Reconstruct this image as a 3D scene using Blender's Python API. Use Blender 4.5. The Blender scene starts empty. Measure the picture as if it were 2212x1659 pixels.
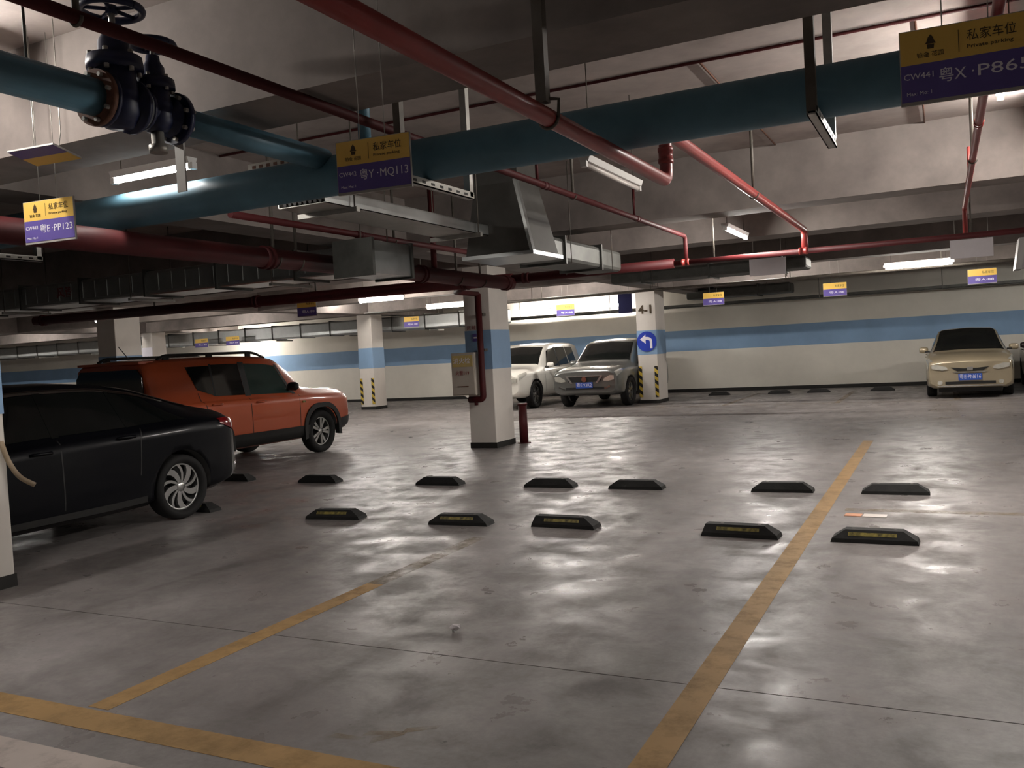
import bpy, bmesh, math, random
from mathutils import Matrix, Vector
random.seed(7)
scene = bpy.context.scene
C = scene.collection
PI = math.pi

# ---------------------------------------------------------------- camera
cam_d = bpy.data.cameras.new('camera')
cam = bpy.data.objects.new('camera', cam_d); C.objects.link(cam)
cam_d.sensor_width = 36.0
cam_d.lens = 1900.0 / 2212.0 * 36.0
cam_d.clip_start = 0.05; cam_d.clip_end = 200
def _camera():
    F, cx, cy, y0, s, h = 1900.0, 1106.0, 829.5, 762.0, -0.055, 1.48
    a = Vector((0, (y0 - cy) / F, 1)); b = Vector((1000 / F, (y0 + s * 1000 - cy) / F, 1))
    up = a.cross(b).normalized()
    if up.y > 0: up = -up
    Y = Vector(((2039 - cx) / F, (y0 + s * (2039 - cx) - cy) / F, 1)).normalized()
    Y = (Y - up * Y.dot(up)).normalized()
    X = Y.cross(up)
    right = Vector((X.x, Y.x, up.x)); down = Vector((X.y, Y.y, up.y)); fwd = Vector((X.z, Y.z, up.z))
    m = Matrix((right, -down, -fwd)).transposed().to_4x4()
    m.translation = (0, 0, h)
    cam.matrix_world = m
_camera()
scene.camera = cam

# ---------------------------------------------------------------- world and exposure
w = bpy.data.worlds.new('world'); scene.world = w; w.use_nodes = True
w.node_tree.nodes['Background'].inputs[0].default_value = (0.02, 0.02, 0.02, 1)
w.node_tree.nodes['Background'].inputs[1].default_value = 0.5
vs = scene.view_settings
vs.view_transform = 'Standard'; vs.look = 'None'; vs.gamma = 1.0; vs.use_curve_mapping = False
vs.exposure = 0.12
scene.cycles.max_bounces = 4; scene.cycles.glossy_bounces = 2; scene.cycles.adaptive_threshold = 0.05
LAMP = 330.0          # radiance of every lit tube

# ---------------------------------------------------------------- materials
def lin(c):
    return tuple(((v / 255) / 12.92 if v / 255 <= 0.04045 else (((v / 255) + 0.055) / 1.055) ** 2.4) for v in c)
MATS = {}
def mat(name, rgb, rough=0.6, metal=0.0, var=0.0, scale=6.0, bump=0.0, spec=0.5, coat=0.0, rvar=0.0, dirt=None, stretch=(1, 1, 1), alpha=1.0):
    """principled surface whose colour varies with object-space noise"""
    m = bpy.data.materials.new(name); m.use_nodes = True
    nt = m.node_tree; N = nt.nodes; L = nt.links
    b = N['Principled BSDF']
    b.inputs['Base Color'].default_value = (*rgb, 1)
    b.inputs['Roughness'].default_value = rough
    b.inputs['Metallic'].default_value = metal
    b.inputs['Specular IOR Level'].default_value = spec
    b.inputs['Coat Weight'].default_value = coat
    b.inputs['Coat Roughness'].default_value = 0.06
    if var or bump or rvar or dirt:
        tc = N.new('ShaderNodeTexCoord'); mp = N.new('ShaderNodeMapping'); mp.inputs['Scale'].default_value = stretch
        L.new(tc.outputs['Object'], mp.inputs['Vector'])
        n = N.new('ShaderNodeTexNoise'); n.inputs['Scale'].default_value = scale; n.inputs['Detail'].default_value = 7
        n.inputs['Roughness'].default_value = 0.62
        L.new(mp.outputs['Vector'], n.inputs['Vector'])
        if var or dirt:
            r = N.new('ShaderNodeValToRGB')
            r.color_ramp.elements[0].position = 0.3; r.color_ramp.elements[1].position = 0.7
            d = dirt or tuple(c * (1 - var) for c in rgb)
            r.color_ramp.elements[0].color = (*d, 1)
            r.color_ramp.elements[1].color = (*[min(1, c * (1 + var * 0.6)) for c in rgb], 1)
            L.new(n.outputs['Fac'], r.inputs['Fac']); L.new(r.outputs['Color'], b.inputs['Base Color'])
        if rvar:
            mr = N.new('ShaderNodeMapRange'); mr.inputs[1].default_value = 0.3; mr.inputs[2].default_value = 0.7
            mr.inputs[3].default_value = max(0.03, rough - rvar); mr.inputs[4].default_value = min(1, rough + rvar)
            L.new(n.outputs['Fac'], mr.inputs[0]); L.new(mr.outputs[0], b.inputs['Roughness'])
        if bump:
            bp = N.new('ShaderNodeBump'); bp.inputs['Strength'].default_value = bump; bp.inputs['Distance'].default_value = 0.01
            L.new(n.outputs['Fac'], bp.inputs['Height']); L.new(bp.outputs['Normal'], b.inputs['Normal'])
    MATS[name] = m
    return m
def emit(name, rgb, strength):
    m = bpy.data.materials.new(name); m.use_nodes = True
    b = m.node_tree.nodes['Principled BSDF']
    b.inputs['Base Color'].default_value = (0.8, 0.8, 0.8, 1)
    b.inputs['Emission Color'].default_value = (*rgb, 1); b.inputs['Emission Strength'].default_value = strength
    MATS[name] = m
def floor_material():
    m = bpy.data.materials.new('floor_concrete'); m.use_nodes = True
    nt = m.node_tree; N = nt.nodes; L = nt.links; b = N['Principled BSDF']
    tc = N.new('ShaderNodeTexCoord')
    def noise(scale, detail, rough, dist=0.0, st=(1, 1, 1)):
        mp = N.new('ShaderNodeMapping'); mp.inputs['Scale'].default_value = st
        L.new(tc.outputs['Object'], mp.inputs['Vector'])
        n = N.new('ShaderNodeTexNoise'); n.inputs['Scale'].default_value = scale; n.inputs['Detail'].default_value = detail
        n.inputs['Roughness'].default_value = rough; n.inputs['Distortion'].default_value = dist
        L.new(mp.outputs['Vector'], n.inputs['Vector']); return n.outputs['Fac']
    def ramp(fac, stops):
        r = N.new('ShaderNodeValToRGB'); e = r.color_ramp.elements
        e[0].position, e[0].color = stops[0][0], (*stops[0][1], 1)
        e[1].position, e[1].color = stops[-1][0], (*stops[-1][1], 1)
        for p, c in stops[1:-1]:
            k = e.new(p); k.color = (*c, 1)
        L.new(fac, r.inputs['Fac']); return r.outputs['Color']
    def mixc(kind, fac, a, c):
        x = N.new('ShaderNodeMix'); x.data_type = 'RGBA'; x.blend_type = kind
        if isinstance(fac, float): x.inputs[0].default_value = fac
        else: L.new(fac, x.inputs[0])
        L.new(a, x.inputs[6]); L.new(c, x.inputs[7]); return x.outputs[2]
    big = noise(0.55, 5, 0.6, 0.6); mid = noise(2.6, 8, 0.65, 0.3); fine = noise(34, 6, 0.7)
    tyre = noise(1.1, 6, 0.6, 1.2, (1.0, 0.28, 1)); spot = noise(15, 3, 0.5)
    base = ramp(big, [(0.3, lin((128, 122, 120))), (0.55, lin((152, 146, 144))), (0.75, lin((178, 172, 171)))])
    g = ramp(mid, [(0.3, (0.62, 0.61, 0.6)), (0.55, (0.95, 0.95, 0.95)), (0.8, (1.1, 1.09, 1.08))])
    c1 = mixc('MULTIPLY', 0.9, base, g)
    g2 = ramp(fine, [(0.35, (0.86, 0.86, 0.86)), (0.65, (1.05, 1.05, 1.05))])
    c2 = mixc('MULTIPLY', 0.8, c1, g2)
    g3 = ramp(tyre, [(0.34, (0.62, 0.6, 0.59)), (0.47, (1, 1, 1)), (1, (1, 1, 1))])
    c3 = mixc('MULTIPLY', 0.75, c2, g3)
    g4 = ramp(spot, [(0.255, (0.2, 0.19, 0.19)), (0.285, (1, 1, 1)), (1, (1, 1, 1))])
    c4 = mixc('MULTIPLY', 0.5, c3, g4)
    L.new(c4, b.inputs['Base Color'])
    mr = N.new('ShaderNodeMapRange'); mr.inputs[1].default_value = 0.35; mr.inputs[2].default_value = 0.68
    mr.inputs[3].default_value = 0.6; mr.inputs[4].default_value = 0.22
    L.new(mid, mr.inputs[0]); L.new(mr.outputs[0], b.inputs['Roughness'])
    b.inputs['Specular IOR Level'].default_value = 0.42
    bp = N.new('ShaderNodeBump'); bp.inputs['Strength'].default_value = 0.22; bp.inputs['Distance'].default_value = 0.01
    L.new(mid, bp.inputs['Height']); L.new(bp.outputs['Normal'], b.inputs['Normal'])
    MATS['floor'] = m
def worn_paint(name, rgb, keep, lo=0.12, hi=0.92):
    """road paint with worn-through holes that let the concrete below show"""
    m = bpy.data.materials.new(name); m.use_nodes = True
    nt = m.node_tree; N = nt.nodes; L = nt.links; b = N['Principled BSDF']
    b.inputs['Roughness'].default_value = 0.6
    tc = N.new('ShaderNodeTexCoord'); n = N.new('ShaderNodeTexNoise'); n.inputs['Scale'].default_value = 5
    n.inputs['Detail'].default_value = 9; n.inputs['Roughness'].default_value = 0.7
    L.new(tc.outputs['Object'], n.inputs['Vector'])
    mr = N.new('ShaderNodeMapRange'); mr.inputs[1].default_value = keep - 0.12; mr.inputs[2].default_value = keep + 0.12
    mr.inputs[3].default_value = lo; mr.inputs[4].default_value = hi
    L.new(n.outputs['Fac'], mr.inputs[0]); L.new(mr.outputs[0], b.inputs['Alpha'])
    r = N.new('ShaderNodeValToRGB'); r.color_ramp.elements[0].color = (*[c * 0.86 for c in rgb], 1); r.color_ramp.elements[1].color = (*rgb, 1)
    r.color_ramp.elements[0].position = 0.35; r.color_ramp.elements[1].position = 0.6
    n2 = N.new('ShaderNodeTexNoise'); n2.inputs['Scale'].default_value = 2.2; n2.inputs['Detail'].default_value = 4
    L.new(tc.outputs['Object'], n2.inputs['Vector']); L.new(n2.outputs['Fac'], r.inputs['Fac']); L.new(r.outputs['Color'], b.inputs['Base Color'])
    MATS[name] = m
def hazard_material():
    m = bpy.data.materials.new('hazard'); m.use_nodes = True
    nt = m.node_tree; N = nt.nodes; L = nt.links; b = N['Principled BSDF']
    tc = N.new('ShaderNodeTexCoord'); sp = N.new('ShaderNodeSeparateXYZ'); L.new(tc.outputs['Object'], sp.inputs[0])
    a = N.new('ShaderNodeMath'); a.operation = 'ADD'; L.new(sp.outputs['X'], a.inputs[0]); L.new(sp.outputs['Y'], a.inputs[1])
    a1 = N.new('ShaderNodeMath'); a1.operation = 'MULTIPLY_ADD'; L.new(a.outputs[0], a1.inputs[0]); a1.inputs[1].default_value = 0.8; L.new(sp.outputs['Z'], a1.inputs[2])
    f = N.new('ShaderNodeMath'); f.operation = 'MULTIPLY'; L.new(a1.outputs[0], f.inputs[0]); f.inputs[1].default_value = 5.2
    fr = N.new('ShaderNodeMath'); fr.operation = 'FRACT'; L.new(f.outputs[0], fr.inputs[0])
    g = N.new('ShaderNodeMath'); g.operation = 'GREATER_THAN'; L.new(fr.outputs[0], g.inputs[0]); g.inputs[1].default_value = 0.5
    x = N.new('ShaderNodeMix'); x.data_type = 'RGBA'; L.new(g.outputs[0], x.inputs[0])
    x.inputs[6].default_value = (*lin((28, 24, 20)), 1); x.inputs[7].default_value = (*lin((206, 176, 70)), 1)
    L.new(x.outputs[2], b.inputs['Base Color']); b.inputs['Roughness'].default_value = 0.5
    MATS['hazard'] = m
floor_material(); hazard_material()
worn_paint('paint_yellow', lin((188, 150, 96)), 0.42, 0.45, 0.85)
worn_paint('paint_yellow_faint', lin((170, 146, 108)), 0.55, 0.05, 0.4)
worn_paint('paint_white', lin((212, 198, 190)), 0.4, 0.5, 0.9)
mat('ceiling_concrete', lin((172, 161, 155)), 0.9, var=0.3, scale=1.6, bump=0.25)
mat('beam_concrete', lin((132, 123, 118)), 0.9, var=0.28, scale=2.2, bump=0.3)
mat('wall_white', lin((234, 229, 218)), 0.8, var=0.1, scale=0.7)
mat('column_white', lin((220, 213, 205)), 0.7, var=0.08, scale=1.5)
mat('stripe_blue', lin((138, 170, 204)), 0.65, var=0.12, scale=1.2)
mat('skirting', lin((34, 32, 30)), 0.7, var=0.3, scale=5)
mat('pipe_red', lin((146, 52, 48)), 0.42, var=0.18, scale=5, coat=0.15)
mat('pipe_dark_red', lin((72, 20, 22)), 0.6, var=0.2, scale=5, spec=0.3)
mat('pipe_blue', lin((82, 120, 138)), 0.5, var=0.22, scale=3.5)
mat('valve_blue', lin((16, 26, 62)), 0.45, var=0.3, scale=12)
mat('rusty', lin((110, 74, 58)), 0.7, metal=0.3, var=0.45, scale=22)
mat('galvanised', lin((172, 174, 172)), 0.32, metal=0.8, var=0.1, scale=7, rvar=0.03)
mat('duct_shaded', lin((84, 82, 78)), 0.6, metal=0.15, var=0.2, scale=5)  # galvanised duct darkened, dim light by the riser put into its colour
mat('galv_dull', lin((92, 92, 88)), 0.5, metal=0.55, var=0.25, scale=6)
mat('steel_dark', lin((98, 92, 84)), 0.6, metal=0.2, var=0.3, scale=9)
mat('steel_light', lin((168, 165, 158)), 0.45, metal=0.5, var=0.15, scale=14)
mat('sign_yellow', lin((238, 196, 96)), 0.5, var=0.05, scale=3)
mat('sign_purple', lin((98, 84, 158)), 0.5, var=0.08, scale=3)
mat('sign_edge', lin((170, 166, 160)), 0.5, var=0.05)
mat('sign_white', lin((205, 198, 200)), 0.55, var=0.05)
mat('ink_dark', lin((70, 52, 26)), 0.6, var=0.1)
mat('ink_white', lin((240, 236, 245)), 0.5, var=0.04)
mat('ink_black', lin((40, 36, 34)), 0.6, var=0.1)
mat('ink_red', lin((150, 60, 60)), 0.6, var=0.1)
mat('mandatory_blue', lin((34, 62, 178)), 0.4, var=0.08)
mat('rubber', lin((34, 33, 32)), 0.75, var=0.3, scale=18, bump=0.3)
mat('stop_yellow', lin((176, 160, 84)), 0.4, scale=26, dirt=lin((48, 44, 36)))
mat('label_faded', lin((206, 182, 118)), 0.6, var=0.12, scale=8)
mat('navy_plate', lin((22, 24, 66)), 0.5, var=0.1)
mat('cabinet', lin((190, 180, 168)), 0.55, var=0.08, scale=3)
mat('lamp_body', lin((205, 202, 198)), 0.45, var=0.05)
mat('lamp_off', lin((206, 198, 192)), 0.3, var=0.03)
emit('lamp_lit', (1.0, 0.95, 0.89), LAMP)
emit('lamp_lit_dim', (1.0, 0.95, 0.89), LAMP * 0.2)
emit('lamp_lit_wide', (1.0, 0.94, 0.86), LAMP * 0.42)
mat('glint_white', lin((250, 240, 232)), 0.3, var=0.04)  # bright part of the painted lamp reflection
mat('glint_orange', lin((238, 170, 130)), 0.4, var=0.1)  # warm part of the painted lamp reflection
mat('hose', lin((150, 132, 108)), 0.6, var=0.15, scale=15)
# cars
mat('paint_orange', lin((192, 88, 50)), 0.32, var=0.04, scale=2, coat=0.8)
mat('paint_navy', lin((11, 12, 17)), 0.3, var=0.1, scale=2, coat=0.12, spec=0.15)
mat('paint_gold', lin((176, 163, 138)), 0.35, metal=0.35, var=0.05, scale=2, coat=0.7)
mat('paint_silver', lin((128, 130, 128)), 0.3, metal=0.6, var=0.05, scale=2, coat=0.7)
mat('car_white', lin((234, 231, 222)), 0.3, var=0.03, scale=2, coat=0.7)
mat('paint_maroon', lin((40, 30, 32)), 0.3, var=0.1, scale=2, coat=0.8)
mat('car_glass', lin((16, 20, 20)), 0.06, var=0.2, scale=2, spec=0.7, coat=0.6)
mat('car_glass_sheen', lin((52, 70, 66)), 0.06, var=0.25, scale=1.5, spec=0.7, coat=0.6)  # paler glass for one window, a reflection put into its colour
mat('black_plastic', lin((30, 29, 28)), 0.6, var=0.2, scale=10)
mat('tyre', lin((22, 21, 21)), 0.8, var=0.25, scale=25)
mat('alloy', lin((196, 196, 194)), 0.25, metal=0.85, var=0.08, scale=8)
mat('alloy_dark', lin((20, 20, 20)), 0.5, var=0.2)
mat('chrome', lin((225, 225, 222)), 0.12, metal=1.0, var=0.03)
mat('tail_red', lin((120, 12, 18)), 0.15, var=0.2, coat=0.8)
mat('headlamp', lin((222, 220, 210)), 0.1, metal=0.35, var=0.15, scale=14, coat=0.9)
mat('plate_blue', lin((52, 92, 190)), 0.4, var=0.05)
mat('seat', lin((70, 70, 68)), 0.8, var=0.2)

# ---------------------------------------------------------------- geometry helpers
class MB:
    def __init__(s): s.v = []; s.f = []; s.sm = []; s.mi = []; s.m = 0
    def add(s, vs, fs, smooth=False):
        o = len(s.v); s.v += [tuple(v) for v in vs]
        for f in fs:
            s.f.append(tuple(i + o for i in f)); s.sm.append(smooth); s.mi.append(s.m)
        return s
    def box(s, x0, x1, y0, y1, z0, z1):
        v = [(x0, y0, z0), (x1, y0, z0), (x1, y1, z0), (x0, y1, z0), (x0, y0, z1), (x1, y0, z1), (x1, y1, z1), (x0, y1, z1)]
        return s.add(v, [(0, 3, 2, 1), (4, 5, 6, 7), (0, 1, 5, 4), (1, 2, 6, 5), (2, 3, 7, 6), (3, 0, 4, 7)])
    def tube(s, pts, r, n=14, cap=True):
        """round tube through points; r is a number or one radius per point"""
        P = [Vector(p) for p in pts]; k = len(P)
        R = r if isinstance(r, (list, tuple)) else [r] * k
        T = []
        for i in range(k):
            a = P[max(0, i - 1)]; b = P[min(k - 1, i + 1)]
            t = (b - a)
            if t.length < 1e-9: t = T[-1] if T else Vector((0, 0, 1))
            T.append(t.normalized())
        u = T[0].orthogonal().normalized(); vs = []
        for i in range(k):
            u = (u - T[i] * u.dot(T[i])); u = u.normalized() if u.length > 1e-6 else T[i].orthogonal().normalized()
            q = T[i].cross(u)
            for j in range(n):
                a = 2 * PI * j / n
                vs.append(P[i] + (u * math.cos(a) + q * math.sin(a)) * R[i])
        fs = [(i * n + j, i * n + (j + 1) % n, (i + 1) * n + (j + 1) % n, (i + 1) * n + j) for i in range(k - 1) for j in range(n)]
        s.add(vs, fs, True)
        if cap:
            o = len(s.v) - k * n
            s.f.append(tuple(range(o + n - 1, o - 1, -1))); s.sm.append(False); s.mi.append(s.m)
            s.f.append(tuple(range(o + (k - 1) * n, o + k * n))); s.sm.append(False); s.mi.append(s.m)
        return s
    def lathe(s, prof, M=None, n=28, smooth=True):
        """profile of (radius, height) turned about local z, then moved by M"""
        M = M or Matrix(); k = len(prof); vs = []
        for (r, z) in prof:
            for j in range(n):
                a = 2 * PI * j / n
                vs.append(M @ Vector((r * math.cos(a), r * math.sin(a), z)))
        fs = [(i * n + j, i * n + (j + 1) % n, (i + 1) * n + (j + 1) % n, (i + 1) * n + j) for i in range(k - 1) for j in range(n)]
        return s.add(vs, fs, smooth)
    def prism(s, poly, z0, z1, M=None):
        """polygon in local xy extruded along local z, moved by M"""
        M = M or Matrix(); n = len(poly)
        vs = [M @ Vector((x, y, z0)) for x, y in poly] + [M @ Vector((x, y, z1)) for x, y in poly]
        fs = [tuple(range(n - 1, -1, -1)), tuple(range(n, 2 * n))] + [(i, (i + 1) % n, n + (i + 1) % n, n + i) for i in range(n)]
        return s.add(vs, fs)
    def mesh(s, name, mats):
        me = bpy.data.meshes.new(name); me.from_pydata(s.v, [], s.f); me.update()
        me.polygons.foreach_set('use_smooth', s.sm); me.polygons.foreach_set('material_index', s.mi)
        for m in mats: me.materials.append(MATS[m])
        bm = bmesh.new(); bm.from_mesh(me); bmesh.ops.recalc_face_normals(bm, faces=bm.faces); bm.to_mesh(me); bm.free()
        return me
    def obj(s, name, m, parent=None, loc=None, rotz=0.0, bevel=0.0):
        me = s.mesh(name, [m] if isinstance(m, str) else m)
        return link(name, me, parent, loc, rotz, bevel)
def link(name, me, parent=None, loc=None, rotz=0.0, bevel=0.0):
    o = bpy.data.objects.new(name, me); C.objects.link(o)
    if loc: o.location = loc
    if rotz: o.rotation_euler = (0, 0, rotz)
    if parent: o.parent = parent
    if bevel:
        b = o.modifiers.new('bevel', 'BEVEL'); b.width = bevel; b.segments = 2; b.limit_method = 'ANGLE'
    return o
def box(x0, x1, y0, y1, z0, z1): return MB().box(x0, x1, y0, y1, z0, z1)
def tag(o, label=None, cat=None, group=None, kind=None):
    if label: o['label'] = label
    if cat: o['category'] = cat
    if group: o['group'] = group
    if kind: o['kind'] = kind
    return o
def thing(name, label, cat, loc=(0, 0, 0), rotz=0.0, group=None):
    o = bpy.data.objects.new(name, None); C.objects.link(o); o.empty_display_size = 0.1
    o.location = loc; o.rotation_euler = (0, 0, rotz)
    return tag(o, label, cat, group)
def copy_tree(o, parent=None):
    c = o.copy(); C.objects.link(c); c.parent = parent
    for ch in list(o.children): copy_tree(ch, c)
    return c
def bend(pts, r, n=6):
    """round the corners of a polyline"""
    P = [Vector(p) for p in pts]; out = [P[0]]
    for i in range(1, len(P) - 1):
        a = (P[i - 1] - P[i]).normalized(); b = (P[i + 1] - P[i]).normalized()
        rr = min(r, (P[i - 1] - P[i]).length * 0.49, (P[i + 1] - P[i]).length * 0.49)
        s0 = P[i] + a * rr; s1 = P[i] + b * rr
        for k in range(n + 1):
            t = k / n
            out.append(s0 * (1 - t) ** 2 + P[i] * 2 * t * (1 - t) + s1 * t * t)
    out.append(P[-1]); return out
def text(body, size, m, parent, M, name='lettering', width=None, bold=0.0, depth=0.0008):
    """flat lettering as a mesh; M places the text plane (x right, y up) in the parent's space"""
    cu = bpy.data.curves.new(name, 'FONT'); cu.body = body; cu.size = size; cu.align_x = 'LEFT'; cu.align_y = 'CENTER'
    cu.extrude = depth; cu.offset = bold; cu.resolution_u = 2
    t = bpy.data.objects.new(name + '_curve', cu); C.objects.link(t)
    dg = bpy.context.evaluated_depsgraph_get()
    me = bpy.data.meshes.new_from_object(t.evaluated_get(dg)); me.name = name
    bpy.data.objects.remove(t); bpy.data.curves.remove(cu)
    xs = [v.co.x for v in me.vertices]
    if xs and width:
        k = width / max(1e-6, max(xs) - min(xs)); x0 = min(xs)
        for v in me.vertices: v.co.x = (v.co.x - x0) * k
    me.materials.clear(); me.materials.append(MATS[m])
    for p in me.polygons: p.material_index = 0
    o = bpy.data.objects.new(name, me); C.objects.link(o); o.parent = parent; o.matrix_local = M
    return o
FACE_NEG_Y = Matrix.Rotation(PI / 2, 4, 'X')                                  # text plane facing -Y
def at(x, y, z): return Matrix.Translation((x, y, z))

# ================================================================ THE SETTING
X0, X1, YN, YF, SLAB, BEAM = -42.0, 12.0, -7.0, 26.1, 3.49, 2.86
fl = tag(box(X0, X1, YN, YF, -0.2, -0.012).obj('floor', 'skirting'), 'grey concrete car park floor', 'floor', kind='structure')
ys = [YN, 3.69, YF]
for a, b in zip(ys[:-1], ys[1:]):
    box(X0, X1, a + 0.004, b - 0.004, -0.013, 0.0).obj('floor_panel', 'floor', fl)
def paint(x0, x1, y0, y1, m, h=0.0015, name='painted_line'):
    return box(x0, x1, y0, y1, 0.0005, h).obj(name, m, fl)
paint(-1.05, -0.92, 2.62, 13.0, 'paint_yellow')
paint(-3.5, -3.37, 2.62, 4.75, 'paint_yellow')
paint(-3.5, -3.37, 4.75, 6.2, 'paint_yellow_faint')
paint(-0.8, 3.0, 7.8, 7.92, 'paint_yellow_faint', 0.0018)
paint(-12.0, -0.6, 2.44, 2.6, 'paint_yellow', 0.0018)
paint(-0.6, 5.0, 2.44, 2.6, 'paint_yellow', 0.0018)
paint(-12.0, -2.0, 2.08, 2.27, 'paint_white', 0.0018)
for x in (-4.6, -2.15, 0.2):
    paint(x - 0.06, x + 0.06, 20.3, 24.6, 'paint_yellow_faint')
paint(-8.0, 4.0, 20.2, 20.3, 'paint_yellow_faint', 0.0018)
for k, (x, y) in enumerate([(-2.25, 2.72), (-2.12, 2.78), (-1.98, 2.85), (-2.05, 2.73)]):
    MB().prism([(0, 0), (0.14, 0.02), (0.16, 0.05), (0.02, 0.045)], 0.0006, 0.0016, at(x, y, 0) @ Matrix.Rotation(0.25 * k, 4, 'Z')).obj('painted_character', 'paint_yellow_faint', fl)

ceil = tag(box(X0, X1, YN, YF, SLAB, SLAB + 0.25).obj('ceiling', 'ceiling_concrete'), 'bare concrete ceiling slab', 'ceiling', kind='structure')
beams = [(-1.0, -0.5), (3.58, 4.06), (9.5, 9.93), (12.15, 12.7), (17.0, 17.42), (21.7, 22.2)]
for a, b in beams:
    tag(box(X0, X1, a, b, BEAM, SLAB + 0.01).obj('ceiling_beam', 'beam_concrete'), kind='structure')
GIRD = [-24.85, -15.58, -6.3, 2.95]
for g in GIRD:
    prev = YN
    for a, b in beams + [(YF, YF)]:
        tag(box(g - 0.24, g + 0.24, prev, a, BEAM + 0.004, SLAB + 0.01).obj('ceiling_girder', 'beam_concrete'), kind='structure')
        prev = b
wb = tag(box(X0, X1, YF, YF + 0.25, -0.2, SLAB + 0.25).obj('wall_back', 'wall_white'), 'white back wall with a broad light blue stripe', 'wall', kind='structure')
box(X0, X1, YF - 0.006, YF, 1.245, 1.86).obj('blue_stripe', 'stripe_blue', wb)
tag(box(X0, X1, YF - 0.02, YF, 0, 0.1).obj('baseboard_back', 'skirting'), kind='structure')
for nm, x in (('wall_left', X0 - 0.25), ('wall_right', X1)):
    o = tag(box(x, x + 0.25, YN, YF, -0.2, SLAB + 0.25).obj(nm, 'wall_white'), kind='structure')
    xs = x + 0.25 if nm == 'wall_left' else x - 0.006
    box(xs, xs + 0.006, YN, YF, 1.245, 1.86).obj('blue_stripe', 'stripe_blue', o)
o = tag(box(X0, X1, YN - 0.25, YN, -0.2, SLAB + 0.25).obj('wall_front', 'wall_white'), kind='structure')
box(X0, X1, YN, YN + 0.006, 1.245, 1.86).obj('blue_stripe', 'stripe_blue', o)

def column(x0, x1, y0, y1, label, haz=()):
    z1 = BEAM + 0.003
    c = tag(box(x0, x1, y0, y1, 0, z1).obj('column', 'column_white', bevel=0.012), label, 'column', kind='structure')
    e = 0.004
    MB().box(x0 - e, x1 + e, y0 - e, y1 + e, 1.245, 1.86).obj('blue_stripe', 'stripe_blue', c)
    MB().box(x0 - e - .004, x1 + e + .004, y0 - e - .004, y1 + e + .004, 0, 0.09).obj('skirting', 'skirting', c)
    for (hx, w_) in haz:
        box(hx, hx + w_, y0 - 0.012, y0 - 0.001, 0.16, 0.95).obj('hazard_strip', 'hazard', c)
    return c
col1 = column(-6.8, -6.34, 12.2, 12.85, 'white column with hydrant cabinet and red standpipe in the middle')
column(-6.56, -6.06, 3.4, 4.03, 'white column at the left edge beside the dark sedan')
column(-15.93, -15.42, 21.9, 22.5, 'white striped column with hazard strips, between orange car and hydrant column', [(-15.93, .09), (-15.52, .1)])
col3 = column(-7.03, -6.52, 21.6, 22.4, 'white column carrying the round blue arrow sign', [(-7.03, .09), (-6.61, .09)])
column(-15.85, -15.32, 12.7, 13.35, 'white column standing behind the tail of the orange car')
col5 = column(-25.1, -24.6, 21.9, 22.5, 'far white column carrying a white notice, behind the orange car')
column(2.7, 3.2, 3.4, 4.03, 'white column outside the right edge, near row')
column(2.7, 3.2, 12.2, 12.85, 'white column outside the right edge, middle row')

# ================================================================ LAMPS
def lamp(x, y, z, axis, length, lit, label, name='tube_lamp', hang=True, wide=False, dim=False):
    t = thing(name, label, 'lamp', (x, y, z), 0 if axis == 'X' else PI / 2, 'tube lamps under the ceiling')
    h = length / 2
    MB().prism([(-.03, .018), (.03, .018), (.045, .06), (-.045, .06)], -h, h, Matrix(((0, 0, 1, 0), (1, 0, 0, 0), (0, 1, 0, 0), (0, 0, 0, 1)))).obj('housing', 'lamp_body', t)
    for s in (-1, 1): box(s * h - .02, s * h + .02, -.022, .022, -.02, .022).obj('end_cap', 'lamp_body', t)
    MB().tube([(-h + .02, 0, -.02 if wide else 0), (h - .02, 0, -.02 if wide else 0)], 0.045 if wide else 0.019, 12).obj('tube', ('lamp_lit_wide' if wide else 'lamp_lit_dim' if dim else 'lamp_lit') if lit else 'lamp_off', t)
    if hang:
        for s in (-1, 1): MB().tube([(s * h * .8, 0, .06), (s * h * .8, 0, SLAB - z)], 0.004, 6).obj('hanger_rod', 'steel_dark', t)
    return t
lamp(-2.2, 6.38, 2.76, 'Y', 1.2, False, 'unlit white tube lamp under the blue pipe, right of centre')
lamp(-2.2, 10.75, 2.76, 'Y', 1.18, True, 'small lit tube lamp slanting between the red pipes, right of centre')
lamp(0.42, 6.75, 3.12, 'Y', 1.2, True, 'glaring tube lamp near the ceiling behind the right hand number sign')
lamp(0.8, 8.35, 3.36, 'Y', 1.2, True, 'tube lamp beyond the right edge whitening the slab by the second beam')
lamp(-4.85, 4.42, 2.845, 'X', 0.75, True, 'short lit lamp resting above the blue pipe at the left', dim=True)
lamp(-4.88, 2.8, 3.34, 'Y', 0.75, True, 'tube lamp above the left edge lighting the nearest beam')
lamp(-10.95, 16.0, 2.82, 'X', 1.15, True, 'bright lit tube lamp above the striped column left of centre', wide=True)
lamp(-0.4, 18.7, 2.76, 'X', 1.2, True, 'bright lit tube lamp above the gold car', wide=True)
lamp(-11.1, 19.1, 2.76, 'X', 1.2, True, 'lit tube lamp half hidden behind the hydrant column', wide=True)
lamp(-11.7, 25.5, 2.78, 'X', 1.2, True, 'lit tube lamp high on the back wall above the white car', wide=True)
lamp(-9.3, 25.5, 2.78, 'X', 1.2, True, 'lit tube lamp high on the back wall above the silver car', wide=True)
lamp(-23.6, 24.6, 2.6, 'X', 1.5, True, 'distant lit tube lamp above the orange car', wide=True)
lamp(-17.5, 14.5, 2.8, 'X', 1.2, True, 'lit tube lamp at the far left under the ducts', wide=True)
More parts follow.
